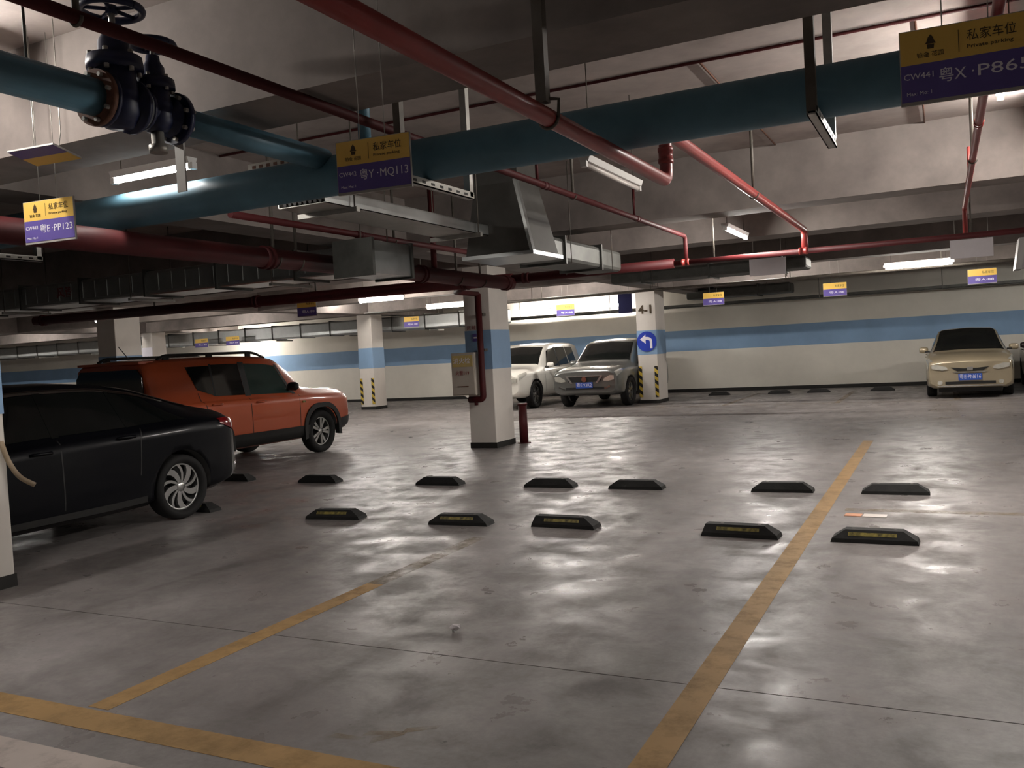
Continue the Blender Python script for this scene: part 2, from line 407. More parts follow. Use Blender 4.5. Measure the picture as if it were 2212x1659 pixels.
lamp(-28.0, 14.5, 2.8, 'X', 1.2, True, 'added tube lamp, unseen beyond the left edge')  # out-of-view lamp added as a light source at the left
lamp(3.6, 20.4, 2.78, 'X', 1.2, True, 'added tube lamp, unseen beyond the right edge above the parked cars')  # unseen lamp added for light on the parked cars
lamp(5.2, 10.5, 2.78, 'Y', 1.2, True, 'added tube lamp, unseen beyond the right edge over the middle lane')  # unseen lamp added as a light source for the middle lane
lamp(-1.0, -3.5, 3.3, 'X', 1.2, True, 'added tube lamp, unseen over the lane behind the viewer')  # added light source behind the camera, never in view
for x, l in ((-30.0, 'sixth from the right'), (-25.0, 'fifth from the right'), (-20.0, 'fourth from the right'), (-15.2, 'third from the right'), (-8.5, 'second from the right'), (-3.6, 'rightmost'), (-36.0, 'farthest left')):
    lamp(x, 20.0, 3.34, 'X', 1.2, True, 'lit tube lamp fixed to the slab between the far beams, ' + l)

# ================================================================ PIPES, DUCTS AND HANGERS
def rod(parent, x, y, z0, z1, r=0.006, m='steel_dark', name='hanger_rod'):
    return MB().tube([(x, y, z0), (x, y, z1)], r, 6).obj(name, m, parent)
def coupling(parent, p, axis, r, m):
    d = {'X': Vector((1, 0, 0)), 'Y': Vector((0, 1, 0)), 'Z': Vector((0, 0, 1))}[axis]; p = Vector(p)
    q = [p - d * .05, p - d * .045, p - d * .02, p - d * .02, p + d * .02, p + d * .02, p + d * .045, p + d * .05]
    return MB().tube(q, [r * 1.02, r * 1.2, r * 1.2, r * 1.1, r * 1.1, r * 1.2, r * 1.2, r * 1.02], 16).obj('coupling', m, parent)
def clamp(parent, x, y, z, r, axis, m='steel_dark'):
    pts = []
    for k in range(13):
        a = PI * (k / 12) + PI
        pts.append((x + (r * math.cos(a) if axis == 'Y' else 0), y + (r * math.cos(a) if axis == 'X' else 0), z + r * math.sin(a)))
    return MB().tube(pts, 0.007, 6).obj('clamp', m, parent)

# blue main along X
bm_ = thing('water_main', 'thick blue pipe crossing the whole view below the ceiling', 'pipe')
BX, BZ, BR = 4.53, 2.65, 0.125
MB().tube([(-14, BX, BZ), (-4.2, BX, BZ), (-0.4, BX, BZ), (7, BX, BZ)], BR, 28).obj('pipe', 'pipe_blue', bm_)
for x in (-8.0, -3.0, 1.9): MB().tube([(x - .012, BX, BZ), (x + .012, BX, BZ)], BR + .006, 28).obj('weld_ring', 'pipe_blue', bm_)
MB().tube([(-3.15, BX, BZ + .1), (-3.15, BX, SLAB - .001)], 0.04, 16).obj('riser', 'pipe_blue', bm_)
# trapeze hangers that carry it
def trapeze(x, label):
    t = thing('pipe_hanger', label, 'pipe hanger', (x, 0, 0), 0, 'trapeze hangers under the blue pipe')
    for y in (4.22, 5.0):
        MB().box(-.022, .022, y - .022, y + .022, 2.49, SLAB).obj('leg', 'steel_dark' if y < 4.5 else 'steel_light', t)
    b = MB(); b.box(-.022, .022, 4.2, 5.03, 2.475, 2.482); b.box(-.022, -.017, 4.2, 5.03, 2.475, 2.52); b.box(.017, .022, 4.2, 5.03, 2.475, 2.52)
    b.obj('bottom_channel', 'steel_light', t)
    for k in range(7):
        y = 4.3 + k * .1
        MB().box(.0222, .0232, y, y + .04, 2.49, 2.505).obj('slot', 'ink_black', t)
    return t
trapeze(-0.5, 'bright steel hanger frame on the blue pipe beside the right number sign')
trapeze(-2.7, 'steel hanger frame on the blue pipe beside the middle number sign')
trapeze(-6.9, 'steel hanger frame on the blue pipe at the left edge')
trapeze(2.4, 'steel hanger frame on the blue pipe beyond the right edge')
t = thing('slotted_channel', 'pale slotted steel channel lying on the blue pipe left of middle sign', 'channel')
cb = MB(); cb.box(-4.12, -3.52, 4.56, 4.60, BZ + BR + .002, BZ + BR + .008); cb.box(-4.12, -3.52, 4.556, 4.561, BZ + BR + .002, BZ + BR + .05); cb.obj('channel', 'steel_light', t)
for k in range(9): box(-4.08 + k * .06, -4.05 + k * .06, 4.5545, 4.556, BZ + BR + .015, BZ + BR + .035).obj('slot', 'rusty', t)

# blue branch with the gate valves (along Y)
br = thing('valve_pipe', 'dark blue-green branch pipe with gate valves at upper left', 'pipe')
VX, VZ = -3.43, 2.745
MB().tube([(VX, -4, VZ), (VX, 2.83, VZ)], 0.084, 24).obj('pipe', 'pipe_blue', br)
MB().tube([(VX, 3.303, VZ), (VX, BX - .05, VZ)], 0.068, 24).obj('pipe', 'pipe_blue', br)
for y, m in ((2.836, 'rusty'), (3.29, 'valve_blue')):
    fo = MB().tube([(VX, y - .014, VZ), (VX, y + .014, VZ)], 0.128, 28).obj('flange', m, br)
    for k in range(8):
        a = k * PI / 4 + .2
        MB().tube([(VX + .108 * math.cos(a), y - .032, VZ + .108 * math.sin(a)), (VX + .108 * math.cos(a), y + .032, VZ + .108 * math.sin(a))], 0.011, 6).obj('bolt', 'steel_light', fo)
box(VX - .03, VX + .03, 3.306, 3.316, VZ - .36, VZ - .06).obj('tag_plate', 'sign_edge', br)
for y in (0.6, 2.5): rod(br, VX, y, VZ + .08, SLAB)
def gate_valve(x, y, z, k, label):
    v = thing('gate_valve', label, 'valve', (x, y, z), 0, 'gate valves on the branch pipe')
    b = MB(); b.tube([(0, -.095, 0), (0, -.075, 0), (0, -.07, 0), (0, .07, 0), (0, .075, 0), (0, .095, 0)], [.14 * k, .14 * k, .1 * k, .1 * k, .14 * k, .14 * k], 22)
    b.lathe([(0, -.13 * k), (.07 * k, -.125 * k), (.11 * k, -.06 * k), (.115 * k, .05 * k), (.1 * k, .14 * k), (.1 * k, .17 * k)], None, 20)
    b.obj('body', 'valve_blue', v)
    MB().lathe([(0, .17 * k), (.14 * k, .17 * k), (.14 * k, .2 * k), (.135 * k, .235 * k), (.08 * k, .24 * k), (.075 * k, .32 * k), (.05 * k, .36 * k), (.045 * k, .40 * k), (0, .40 * k)], None, 20).obj('bonnet', 'valve_blue', v)
    for j in range(6):
        a = j * PI / 3
        MB().tube([(.118 * k * math.cos(a), .118 * k * math.sin(a), .15 * k), (.118 * k * math.cos(a), .118 * k * math.sin(a), .255 * k)], .013 * k, 6).obj('bolt', 'steel_light', v)
    MB().tube([(0, 0, .38 * k), (0, 0, .50 * k)], .016 * k, 8).obj('stem', 'steel_light', v)
    hw = MB(); R = .15 * k
    hw.tube([(R * math.cos(a * PI / 12), R * math.sin(a * PI / 12), .48 * k) for a in range(25)], .02 * k, 8, False)
    for j in range(5):
        a = j * 2 * PI / 5 + .3
        hw.tube([(0, 0, .485 * k), (R * math.cos(a), R * math.sin(a), .48 * k)], .011 * k, 6)
    hw.lathe([(0, .46 * k), (.03 * k, .46 * k), (.03 * k, .5 * k), (0, .5 * k)], None, 10)
    hw.obj('handwheel', 'valve_blue', v)
    return v
gate_valve(VX, 2.95, VZ, 0.9, 'larger dark blue gate valve whose handwheel reaches above the red pipe')
gv = gate_valve(VX, 3.175, VZ, 0.7, 'smaller dark blue gate valve just right of the larger one')
MB().tube([(0, 0, -.08), (0, 0, -.15), (0, 0, -.152), (0, 0, -.19)], [.03, .03, .045, .045], 10).obj('drain_plug', 'steel_light', gv)

# red fire pipes
def red_pipe(label, pts, r, m='pipe_red', hang=(), coup=(), round_=0.07, n=16):
    t = thing('fire_pipe', label, 'pipe', group='red fire pipes')
    MB().tube(bend(pts, round_), r, n).obj('pipe', m, t)
    for (x, y, z) in hang:
        rod(t, x, y, z + r * .8, SLAB, .014); clamp(t, x, y, z, r + .004, 'Y' if abs(pts[0][0] - pts[1][0]) < .01 else 'X')
    for (p, a) in coup: coupling(t, p, a, r, m)
    return t
rp = red_pipe('bright red pipe running under the blue pipe then jogging upward', [(-1.45, -5, 2.45), (-1.45, 5.17, 2.45), (-1.45, 5.17, 2.75), (-1.45, 11.0, 2.75), (-1.45, 11.0, 2.5)], 0.038,
         'pipe_red', hang=[(-1.45, 7.9, 2.75)], coup=[((-1.45, 5.17, 2.6), 'Z'), ((-1.45, 1.0, 2.45), 'Y')])
box(-1.473, -1.427, 3.35, 3.395, 2.5, BEAM + .62).obj('hanger_post', 'steel_dark', rp); clamp(rp, -1.45, 3.42, 2.45, .044, 'Y')
MB().tube([(-1.45, 3.372, 2.52), (-1.40, 3.42, 2.52), (-1.405, 3.42, 2.45)], .008, 6).obj('bracket', 'steel_dark', rp)
r2 = red_pipe('thin dark red pipe passing in front of the valve handwheels', [(-2.86, -5, 2.817), (-2.86, 10.9, 2.817), (-2.86, 10.9, 2.5)], 0.027, 'pipe_dark_red', hang=[(-2.86, 2.3, 2.817), (-2.86, 7.2, 2.817)], coup=[((-2.86, 6.6, 2.817), 'Y'), ((-2.86, 9.0, 2.817), 'Y')])
for y in (6.45, 8.9):
    MB().tube([(-2.86, y, 2.84), (-2.86, y, 3.12)], .014, 8).obj('sprinkler_drop', 'pipe_dark_red', r2)
big = red_pipe('thick dark red pipe running from left edge to the hydrant column', [(-5.2, -5, 2.41), (-5.2, 10.66, 2.41)], 0.085, 'pipe_dark_red', hang=[(-5.2, 6.0, 2.41), (-5.2, 6.3, 2.41), (-5.2, 9.2, 2.41), (-5.2, 9.8, 2.41)], coup=[((-5.2, 5.9, 2.41), 'Y'), ((-5.2, 8.4, 2.41), 'Y'), ((-5.2, 10.5, 2.41), 'Y')], n=22)
rod(big, -5.2, 8.7, 2.45, SLAB, .035, 'pipe_dark_red', 'riser')
red_pipe('thin dark red pipe above the galvanised box', [(-5.0, 5.3, 2.69), (-5.0, 10.5, 2.69)], 0.03, 'pipe_dark_red', hang=[(-5.0, 7.6, 2.69)], coup=[((-5.0, 7.0, 2.69), 'Y')])
lft = red_pipe('thick dark red cross pipe from the hydrant column to the left', [(-14.4, 10.3, 2.5), (-5.2, 10.72, 2.47)], 0.08, 'pipe_dark_red', coup=[((-14.2, 10.31, 2.5), 'X'), ((-9.5, 10.52, 2.487), 'X'), ((-5.9, 10.69, 2.473), 'X')], n=20)
for x in (-11.6, -8.4, -6.6): rod(lft, x, 10.3 + (x + 14.4) / 9.2 * .42, 2.56, SLAB, .012)
rgt = red_pipe('red cross pipe from the hydrant column to the right', [(-5.2, 10.72, 2.47), (-3.0, 10.85, 2.485)], 0.06, 'pipe_dark_red', coup=[((-5.0, 10.73, 2.47), 'X')], n=18)
MB().tube([(-3.0, 10.85, 2.485), (7.5, 11.2, 2.5)], .032, 14).obj('reduced_pipe', 'pipe_dark_red', rgt)
for x in (-4.4, -2.5, 0.3, 2.5): rod(rgt, x, 10.85 + max(0, (x + 3)) / 10.5 * .35, 2.5, SLAB, .01)
for x in (-2.86, -1.45): coupling(rgt, (x, 10.86, 2.487), 'X', .036, 'pipe_red')
rr = red_pipe('slim red pipe seen below the right number sign', [(0.25, -4, 2.815), (0.25, 5.3, 2.815), (0.25, 11.05, 2.815), (0.25, 11.05, 2.5)], 0.026, 'pipe_red', hang=[(0.25, 8.0, 2.815)], coup=[((0.25, 6.6, 2.815), 'Y'), ((0.25, 5.4, 2.815), 'Y')]) 
for y in (5.9, 9.0): MB().tube([(0.25, y, 2.83), (0.25, y, 3.1)], .013, 8).obj('sprinkler_drop', 'pipe_red', rr)
cd = thing('conduit', 'thin reddish conduit fixed along the ceiling slab right of centre', 'conduit')
MB().tube([(-6.05, 6.33, SLAB - .014), (2.7, 6.33, SLAB - .014)], .012, 8).obj('tube', 'pipe_dark_red', cd)
for x in (-3, -1.5, -.1, .9): MB().tube([(x, 6.33, SLAB - .014), (x, 9.49, SLAB - .012)], .008, 6).obj('branch', 'rusty', cd)

# hydrant column fittings
sp = thing('standpipe', 'dark red vertical standpipe on the hydrant column with elbow at its foot', 'pipe')
MB().tube(bend([(-6.47, 12.08, 2.42), (-6.47, 12.08, 0.78), (-6.72, 12.08, 0.78)], .07), 0.05, 16).obj('pipe', 'pipe_dark_red', sp)
MB().tube([(-6.47, 12.08, 2.42), (-6.47, 11.4, 2.42), (-5.9, 10.72, 2.44)], .038, 14).obj('feed_pipe', 'pipe_dark_red', sp)
for z in (1.55, 2.1): box(-6.53, -6.41, 12.11, 12.198, z - .02, z + .02).obj('wall_bracket', 'steel_dark', sp)
coupling(sp, (-6.63, 12.08, .78), 'X', .04, 'pipe_dark_red'); MB().tube([(-6.6, 12.08, .76), (-6.6, 12.08, .69)], .03, 10).obj('plug', 'pipe_dark_red', sp)
cab = thing('hydrant_cabinet', 'beige hydrant cabinet with faded yellow lettering on the column', 'cabinet')
box(-6.98, -6.56, 12.02, 12.195, 0.85, 1.52).obj('body', 'cabinet', cab, bevel=.008)
dr = box(-6.965, -6.575, 12.008, 12.02, 0.87, 1.5).obj('door', 'cabinet', cab)
box(-6.95, -6.59, 12.004, 12.008, 1.3, 1.48).obj('label_panel', 'label_faded', dr)
box(-6.88, -6.68, 12.002, 12.008, 0.985, 1.0).obj('slot', 'rusty', dr)
text('消火栓', .1, 'ink_white', cab, at(-6.93, 12.002, 1.39) @ FACE_NEG_Y, width=.3)
text('火警119', .075, 'ink_red', cab, at(-6.9, 12.006, 1.2) @ FACE_NEG_Y, width=.24)
text('区', .075, 'ink_red', col1, at(-6.76, 12.193, 1.9) @ FACE_NEG_Y)
text('域', .075, 'ink_red', col1, at(-6.67, 12.193, 1.9) @ FACE_NEG_Y)
text('标', .075, 'ink_red', col1, at(-6.58, 12.193, 1.9) @ FACE_NEG_Y)
box(-6.66, -6.55, 12.188, 12.1955, 1.69, 1.81).obj('small_plate', 'sign_purple', col1)
box(-6.64, -6.57, 12.186, 12.188, 1.735, 1.76).obj('plate_print', 'ink_white', col1)
ds = thing('drain_pipe', 'short red pipe standing on the floor right of the hydrant column', 'pipe')
MB().tube([(-6.2, 12.9, 0), (-6.2, 12.9, 0.62)], .07, 16).obj('pipe', 'pipe_dark_red', ds)
MB().tube([(-6.2, 12.9, .62), (-6.2, 12.9, .65)], .082, 16).obj('cap', 'pipe_dark_red', ds); MB().tube([(-6.2, 12.9, 0.0), (-6.2, 12.9, .012)], .11, 16).obj('base_flange', 'pipe_dark_red', ds)

# ducts
def rect_duct(t, x0, x1, y0, y1, z0, z1, axis, step, m='galvanised'):
    box(x0, x1, y0, y1, z0, z1).obj('duct_run', m, t, bevel=.045)
    a, b = (x0, x1) if axis == 'X' else (y0, y1)
    k = a + step * .5
    while k < b:
        e = .025
        if axis == 'X': box(k - .015, k + .015, y0 - e, y1 + e, z0 - e, z1 + e).obj('flange', 'galv_dull', t)
        else: box(x0 - e, x1 + e, k - .015, k + .015, z0 - e, z1 + e).obj('flange', 'galv_dull', t)
        k += step
d1 = thing('air_duct', 'long silver air duct across the left under the thick red pipe', 'duct')
rect_duct(d1, -17.5, -6.2, 8.3, 8.9, 2.5, 2.81, 'X', 1.25)
for x in range(46): box(-17.3 + x * .24, -17.292 + x * .24, 8.292, 8.3, 2.55, 2.77).obj('seam', 'galvanised', d1)
for x in (-15, -12.2, -9.6, -7.2):
    for y in (8.25, 8.95): rod(d1, x, y, 2.47, SLAB)
    box(x - .02, x + .02, 8.22, 8.98, 2.44, 2.475).obj('support_bar', 'steel_light', d1)
text('风管', .16, 'ink_red', d1, at(-11.1, 8.297, 2.65) @ FACE_NEG_Y, width=.3)
d2 = thing('air_duct', 'silver air duct running along the back wall at the far left', 'duct')
rect_duct(d2, -40, -11.6, 23.0, 23.7, 2.36, 2.8, 'X', 1.2)
for x in range(-38, -11, 3): box(x - .02, x + .02, 22.94, 23.76, 2.29, 2.33).obj('support_bar', 'steel_light', d2)
bx = thing('damper_box', 'grey galvanised box hanging beside the thick red pipe', 'duct box')
box(-5.0, -4.6, 6.6, 7.28, 2.27, 2.57).obj('body', 'galvanised', bx)
for (a, b) in ((6.6, 6.63), (7.25, 7.28)): box(-5.02, -4.58, a - .004, b + .004, 2.25, 2.59).obj('flange', 'galv_dull', bx)
for x in (-4.95, -4.65): rod(bx, x, 6.95, 2.57, SLAB)
tr = thing('cable_tray', 'wide pale cable tray behind the middle number sign', 'cable tray')
box(-4.26, -3.84, 5.0, 7.46, 2.6, 2.606).obj('tray_floor', 'steel_light', tr)
for x in (-4.26, -3.845): box(x, x + .005, 5.0, 7.46, 2.6, 2.7).obj('side_rail', 'galvanised', tr)
for k in range(8): MB().tube([(-4.2 + k * .045, 5.0, 2.622), (-4.2 + k * .045, 7.46, 2.622)], .015, 6).obj('cable', 'ink_black', tr)
for y in (5.3, 7.2):
    for x in (-4.29, -3.81): rod(tr, x, y, 2.57, SLAB)
    box(-4.32, -3.78, y - .02, y + .02, 2.565, 2.6).obj('support_bar', 'steel_light', tr)
d3 = thing('air_duct', 'shade-darkened duct riser with flanged hood left of the unlit lamp', 'duct')
hb = MB(); hb.add([(-4.12, 7.5, 2.42), (-3.42, 7.5, 2.42), (-3.42, 8.15, 2.42), (-4.12, 8.15, 2.42), (-4.02, 7.56, 3.1), (-3.56, 7.56, 3.1), (-3.56, 8.05, 3.1), (-4.02, 8.05, 3.1)],
               [(0, 3, 2, 1), (4, 5, 6, 7), (0, 1, 5, 4), (1, 2, 6, 5), (2, 3, 7, 6), (3, 0, 4, 7)]); hb.obj('hood', 'duct_shaded', d3)
box(-4.02, -3.56, 7.56, 8.05, 3.1, SLAB).obj('riser', 'duct_shaded', d3)
box(-4.15, -3.39, 7.47, 8.18, 2.39, 2.425).obj('flange', 'galvanised', d3)
MB().prism([(-3.42, 2.42), (-3.39, 2.42), (-3.53, 3.1), (-3.56, 3.1)], 7.46, 7.52, Matrix(((1, 0, 0, 0), (0, 0, 1, 0), (0, 1, 0, 0), (0, 0, 0, 1)))).obj('corner_flange', 'galvanised', d3)
rect_duct(d3, -4.1, -3.6, 8.18, 10.6, 2.42, 2.67, 'Y', 1.1, 'galv_dull')  # darker metal run, lack of lamp light put into its colour
for y in (8.8, 10.1):
    for x in (-4.15, -3.55): rod(d3, x, y, 2.4, SLAB)
d4 = thing('air_duct', 'short grey duct behind the red cross pipe, right of hydrant column', 'duct')
rect_duct(d4, -5.4, -2.0, 15.2, 15.9, 2.62, 2.82, 'X', 1.2, 'galv_dull')
for x in (-4.6, -2.3): rod(d4, x, 15.15, 2.5, SLAB)
d5 = thing('air_duct', 'dark duct along the back wall right of the arrow sign column', 'duct')
rect_duct(d5, -6.4, -3.6, 24.2, 24.9, 2.68, 2.95, 'X', 1.3, 'galv_dull')
for x in (-5.8, -4.2): rod(d5, x, 24.15, 2.8, SLAB)
wt = thing('cable_tray', 'narrow cable tray along the top of the back wall', 'cable tray')
box(-16.0, 8.0, 25.2, 25.8, 2.52, 2.53).obj('tray_floor', 'galv_dull', wt)
for y in (25.2, 25.79): box(-16.0, 8.0, y, y + .008, 2.52, 2.6).obj('side_rail', 'galv_dull', wt)
for x in range(-15, 8, 3): rod(wt, x, 25.18, 2.52, SLAB, .012, 'steel_light')
for k, yy in enumerate((19.6, 20.2)):
    cp = thing('ceiling_conduit', ('dark conduit crossing below the far beams, nearer of the two', 'dark conduit crossing below the far beams, farther of the two')[k], 'conduit')
    MB().tube([(-14, yy, 2.74 + .04 * k), (8, yy, 2.74 + .04 * k)], .03, 8).obj('tube', 'steel_dark', cp)
    for x in range(-12, 8, 3): rod(cp, x, yy, 2.75, SLAB, .01)
el = thing('duct_elbow', 'pale slanting duct at the right edge above the gold car', 'duct')
MB().prism([(0, 0), (.5, 0), (1.5, .75), (1.5, 1.1), (.9, 1.1), (0.1, .45)], 0, .5, Matrix(((1, 0, 0, 1.05), (0, 0, 1, 15.7), (0, 1, 0, 2.36), (0, 0, 0, 1)))).obj('elbow', 'sign_white', el)
MB().prism([(-.03, -.02), (.06, -.02), (.13, .46), (.04, .46)], -.02, .52, Matrix(((1, 0, 0, 1.05), (0, 0, 1, 15.7), (0, 1, 0, 2.36), (0, 0, 0, 1)))).obj('flange', 'lamp_body', el)

# ================================================================ SIGNS
def number_sign(x, y, z, rz, w_, h_, plate, code, label, wires=0.5, tilt=0.0, small=False):
    t = thing('number_sign', label, 'sign', (x, y, z), rz, 'hanging parking number signs')
    if tilt: t.rotation_euler = (tilt, 0, rz)
    W, H = w_ / 2, h_ / 2
    box(-W, W, -.006, .006, -H, H).obj('board', 'sign_edge', t)
    box(-W + .003, W - .003, -.0075, -.006, .01, H - .003).obj('yellow_panel', 'sign_yellow', t)
    box(-W + .003, W - .003, -.0075, -.006, -H + .012, .01).obj('purple_panel', 'sign_purple', t)
    if not small:
        lg = MB(); cx = -W * .52
        lg.prism([(cx - .018, .075), (cx + .018, .075), (cx + .013, .082), (cx + .008, .097), (cx, .107), (cx - .008, .097), (cx - .013, .082)], .0076, .0084, FACE_NEG_Y)
        lg.prism([(cx - .01, .058), (cx + .01, .058), (cx + .012, .073), (cx - .012, .073)], .0076, .0084, FACE_NEG_Y)
        lg.obj('logo', 'ink_dark', t)
        box(-.022, -.020, -.0084, -.0076, .03, .105).obj('divider', 'ink_dark', t)
        T = lambda s, sz, m, px, pz, wd: text(s, sz, m, t, at(px, -.0078, pz) @ FACE_NEG_Y, width=wd)
        T('铂金 花园', .02, 'ink_dark', cx - .045, .038, .085)
        T('私家车位', .042, 'ink_dark', .005, .078, .15)
        T('Private parking', .018, 'ink_dark', .005, .043, .14)
        T(code, .03, 'ink_white', -W + .012, -.032, .095)
        T('Max: Mo: 1', .018, 'ink_white', -W + .02, -.092, .08)
        a_, b_ = plate.split('·'); fw = W * 2 - .14
        T(a_, .055, 'ink_white', -W + .125, -.045, fw * .3)
        T('·', .055, 'ink_white', -W + .125 + fw * .35, -.045, None)
        T(b_, .055, 'ink_white', -W + .125 + fw * .43, -.045, fw * .57)
    else:
        T = lambda s, sz, m, px, pz, wd: text(s, sz, m, t, at(px, -.0078, pz) @ FACE_NEG_Y, width=wd)
        T('私家车位', .06, 'ink_dark', .0, H * .5, W * .8)
        T(plate, .06, 'ink_white', -W * .5, -H * .45, W * 1.3)
    for s in (-.34, .34):
        MB().tube([(s * W, 0, H), (s * W, 0, H + wires)], .0022, 5).obj('wire', 'steel_light', t)
    return t
number_sign(.1, 3.5, 2.41, .035, .42, .262, '粤X·P865', 'CW441', 'dark number sign reading P865 at the top right corner', .949)
number_sign(-2.405, 3.52, 2.41, .09, .40, .255, '粤Y·MQ113', 'CW442', 'number sign reading MQ113 hanging before the blue pipe in the middle', .952)
number_sign(-4.7, 3.5, 2.405, .10, .39, .25, '粤E·PP123', 'CW443', 'brightly lit number sign reading PP123 at the left edge', .96)
def small_sign(px, y, z, w_, lab, plate='粤A·88', rz=0.0):
    number_sign(px * y, y, z, rz, w_, .3, plate, '', lab, 3.49 - z - .15 if True else .5, small=True)
small_sign(-.233, 21.0, 2.5, .5, 'small yellow and purple sign right of the arrow column')
small_sign(-.103, 21.0, 2.5, .5, 'small yellow number sign over the empty bays by the back wall')
small_sign(.036, 20.2, 2.5, .52, 'small yellow number sign above the gold car')
small_sign(-.638, 21.0, 2.5, .5, 'small yellow number sign left of the hydrant column')
small_sign(-.812, 12.3, 2.46, .42, 'small orange sign below the dark red cross pipe')
small_sign(-.415, 21.0, 2.5, .5, 'small number sign hanging above the silver car')
small_sign(-1.018, 22.6, 2.4, .6, 'tiny number sign above the orange car roof')
small_sign(-.955, 22.6, 2.4, .6, 'tiny number sign right of the distant lamp')
for lab, px in (('blank white back of a hanging sign, left of two', -.172), ('blank grey back of a hanging sign at right', .0275)):
    t = thing('sign_back', lab, 'sign', (px * 13.5, 13.5, 2.55), .05, 'hanging signs seen from behind')
    box(-.26, .26, -.008, .008, -.125, .125).obj('board', 'sign_white', t)
    for s in (-.2, .2): MB().tube([(s, 0, .125), (s, 0, SLAB - 2.55)], .004, 6).obj('wire', 'steel_light', t)
t = thing('number_sign', 'second number sign tipped flat up among the ceiling pipes at left', 'sign', (-4.5, 3.35, 2.735), .1, 'hanging parking number signs')
t.rotation_euler = (1.36, 0, .1)
box(-.17, .17, -.005, .005, -.1, .1).obj('board', 'sign_edge', t)
box(-.167, .167, -.0065, -.005, -.095, 0).obj('yellow_panel', 'sign_yellow', t); box(-.167, .167, -.0065, -.005, 0, .095).obj('purple_panel', 'sign_purple', t)
for s in (-.1, .1): MB().tube([(s, 0.005, .0), (s, .12, .0), (s, .12 + .63 * math.sin(1.36), .63 * math.cos(1.36))], .003, 5).obj('wire', 'steel_light', t)
t = thing('sign_back', 'dark navy plate hanging just left of the arrow sign column', 'sign', (-7.1, 21.0, 2.55), .3)
box(-.17, .17, -.01, .01, -.24, .24).obj('board', 'navy_plate', t)
for s_ in (-.1, .1): MB().tube([(s_, 0, .24), (s_, 0, SLAB - 2.55)], .004, 6).obj('wire', 'steel_light', t)
# round blue arrow sign
t = thing('direction_sign', 'round blue sign with white left turn arrow on the column', 'sign', (-6.775, 21.587, 1.575), 0)
t.scale = (1, 1, 1)
MB().lathe([(0, 0), (.255, 0), (.255, .012), (0, .012)], Matrix.Rotation(PI / 2, 4, 'X'), 40, False).obj('disc', 'mandatory_blue', t)
arr = [(.10, -.2), (.17, -.2), (.17, .04), (.13, .1), (.06, .135), (-.03, .14), (-.03, .21), (-.2, .07), (-.03, -.06), (-.03, .05), (.04, .05), (.085, .03), (.10, 0)]
arr = [(a * .86, b * .86) for a, b in arr]
MB().prism(arr, .0125, .0145, FACE_NEG_Y).obj('arrow', 'ink_white', t)
text('4-1', .3, 'ink_dark', col3, at(-6.96, 21.592, 2.38) @ FACE_NEG_Y, width=.34, name='column_number', bold=.008)
nb = thing('notice_board', 'white notice with two small arrows on the far left column', 'sign', (-24.85, 21.885, 1.95))
box(-.25, .25, -.01, .01, -.4, .4).obj('board', 'ink_white', nb)
for x in (-.08, .06): MB().prism([(x - .012, -.1), (x + .012, -.1), (x + .012, .05), (x + .035, .05), (x, .11), (x - .035, .05), (x - .012, .05)], .0105, .0125, FACE_NEG_Y).obj('arrow', 'ink_black', nb)

# ================================================================ WHEEL STOPS AND LITTER
def stop_mesh(L=.58, cut=False):
    h, w0, w1 = .09, .08, .045; a = L / 2; e = .1
    l0, l1 = -a, -a + e
    if cut: l1 = -a + .03
    v = [(l0, -w0, 0), (a, -w0, 0), (a, w0, 0), (l0, w0, 0),
         (l0 + .01, -w0, .03), (a - .01, -w0, .03), (a - .01, w0, .03), (l0 + .01, w0, .03),
         (l1, -w1, h), (a - e, -w1, h), (a - e, w1, h), (l1, w1, h)]
    f = [(0, 3, 2, 1)]
    for k in (0, 4): f += [(k, k + 1, k + 5, k + 4), (k + 1, k + 2, k + 6, k + 5), (k + 2, k + 3, k + 7, k + 6), (k + 3, k, k + 4, k + 7)]
    f.append((8, 9, 10, 11))
    return MB().add(v, f).mesh('block', ['rubber'])
SM, SMC = stop_mesh(), stop_mesh(cut=True)
refl = MB().add([(-.17, -.0705, .05), (.15, -.0705, .05), (.15, -.0565, .073), (-.17, -.0565, .073), (-.17, -.064, .048), (.15, -.064, .048), (.15, -.05, .07), (-.17, -.05, .07)],
                [(0, 1, 2, 3), (7, 6, 5, 4), (0, 4, 5, 1), (1, 5, 6, 2), (2, 6, 7, 3), (3, 7, 4, 0)]).mesh('reflector', ['stop_yellow'])
def wheel_stop(x, y, label, group, rz=0.0, strip=False, cut=False):
    t = thing('wheel_stop', label, 'wheel stop', (x, y, 0), rz, group)
    link('block', SMC if cut else SM, t)
    if strip: link('reflector', refl, t)
    for s in (-.14, .14): MB().lathe([(0, .091), (.014, .091), (.014, .089)], at(s, 0, 0), 8, False).obj('bolt_head', 'steel_dark', t)
nr = 'wheel stops with yellow strips in the near row'
wheel_stop(-5.25, 6.7, 'wheel stop with yellow strip, leftmost clear one of the near row', nr, .12, True)
wheel_stop(-3.87, 6.68, 'wheel stop with yellow strip, second of the near row from left', nr, .04, True)
wheel_stop(-2.9, 6.75, 'damaged wheel stop with cut left end, third of the near row', nr, -.04, True, True)
wheel_stop(-1.43, 6.68, 'wheel stop with cut left end just left of the long yellow line', nr, -.05, True, True)
wheel_stop(-.49, 6.67, 'wheel stop with yellow strip just right of the long yellow line', nr, -.02, True)
wheel_stop(-7.15, 6.78, 'wheel stop touching the rear tyre of the dark sedan', nr, .0, True)
fr = 'plain black wheel stops in the far row'
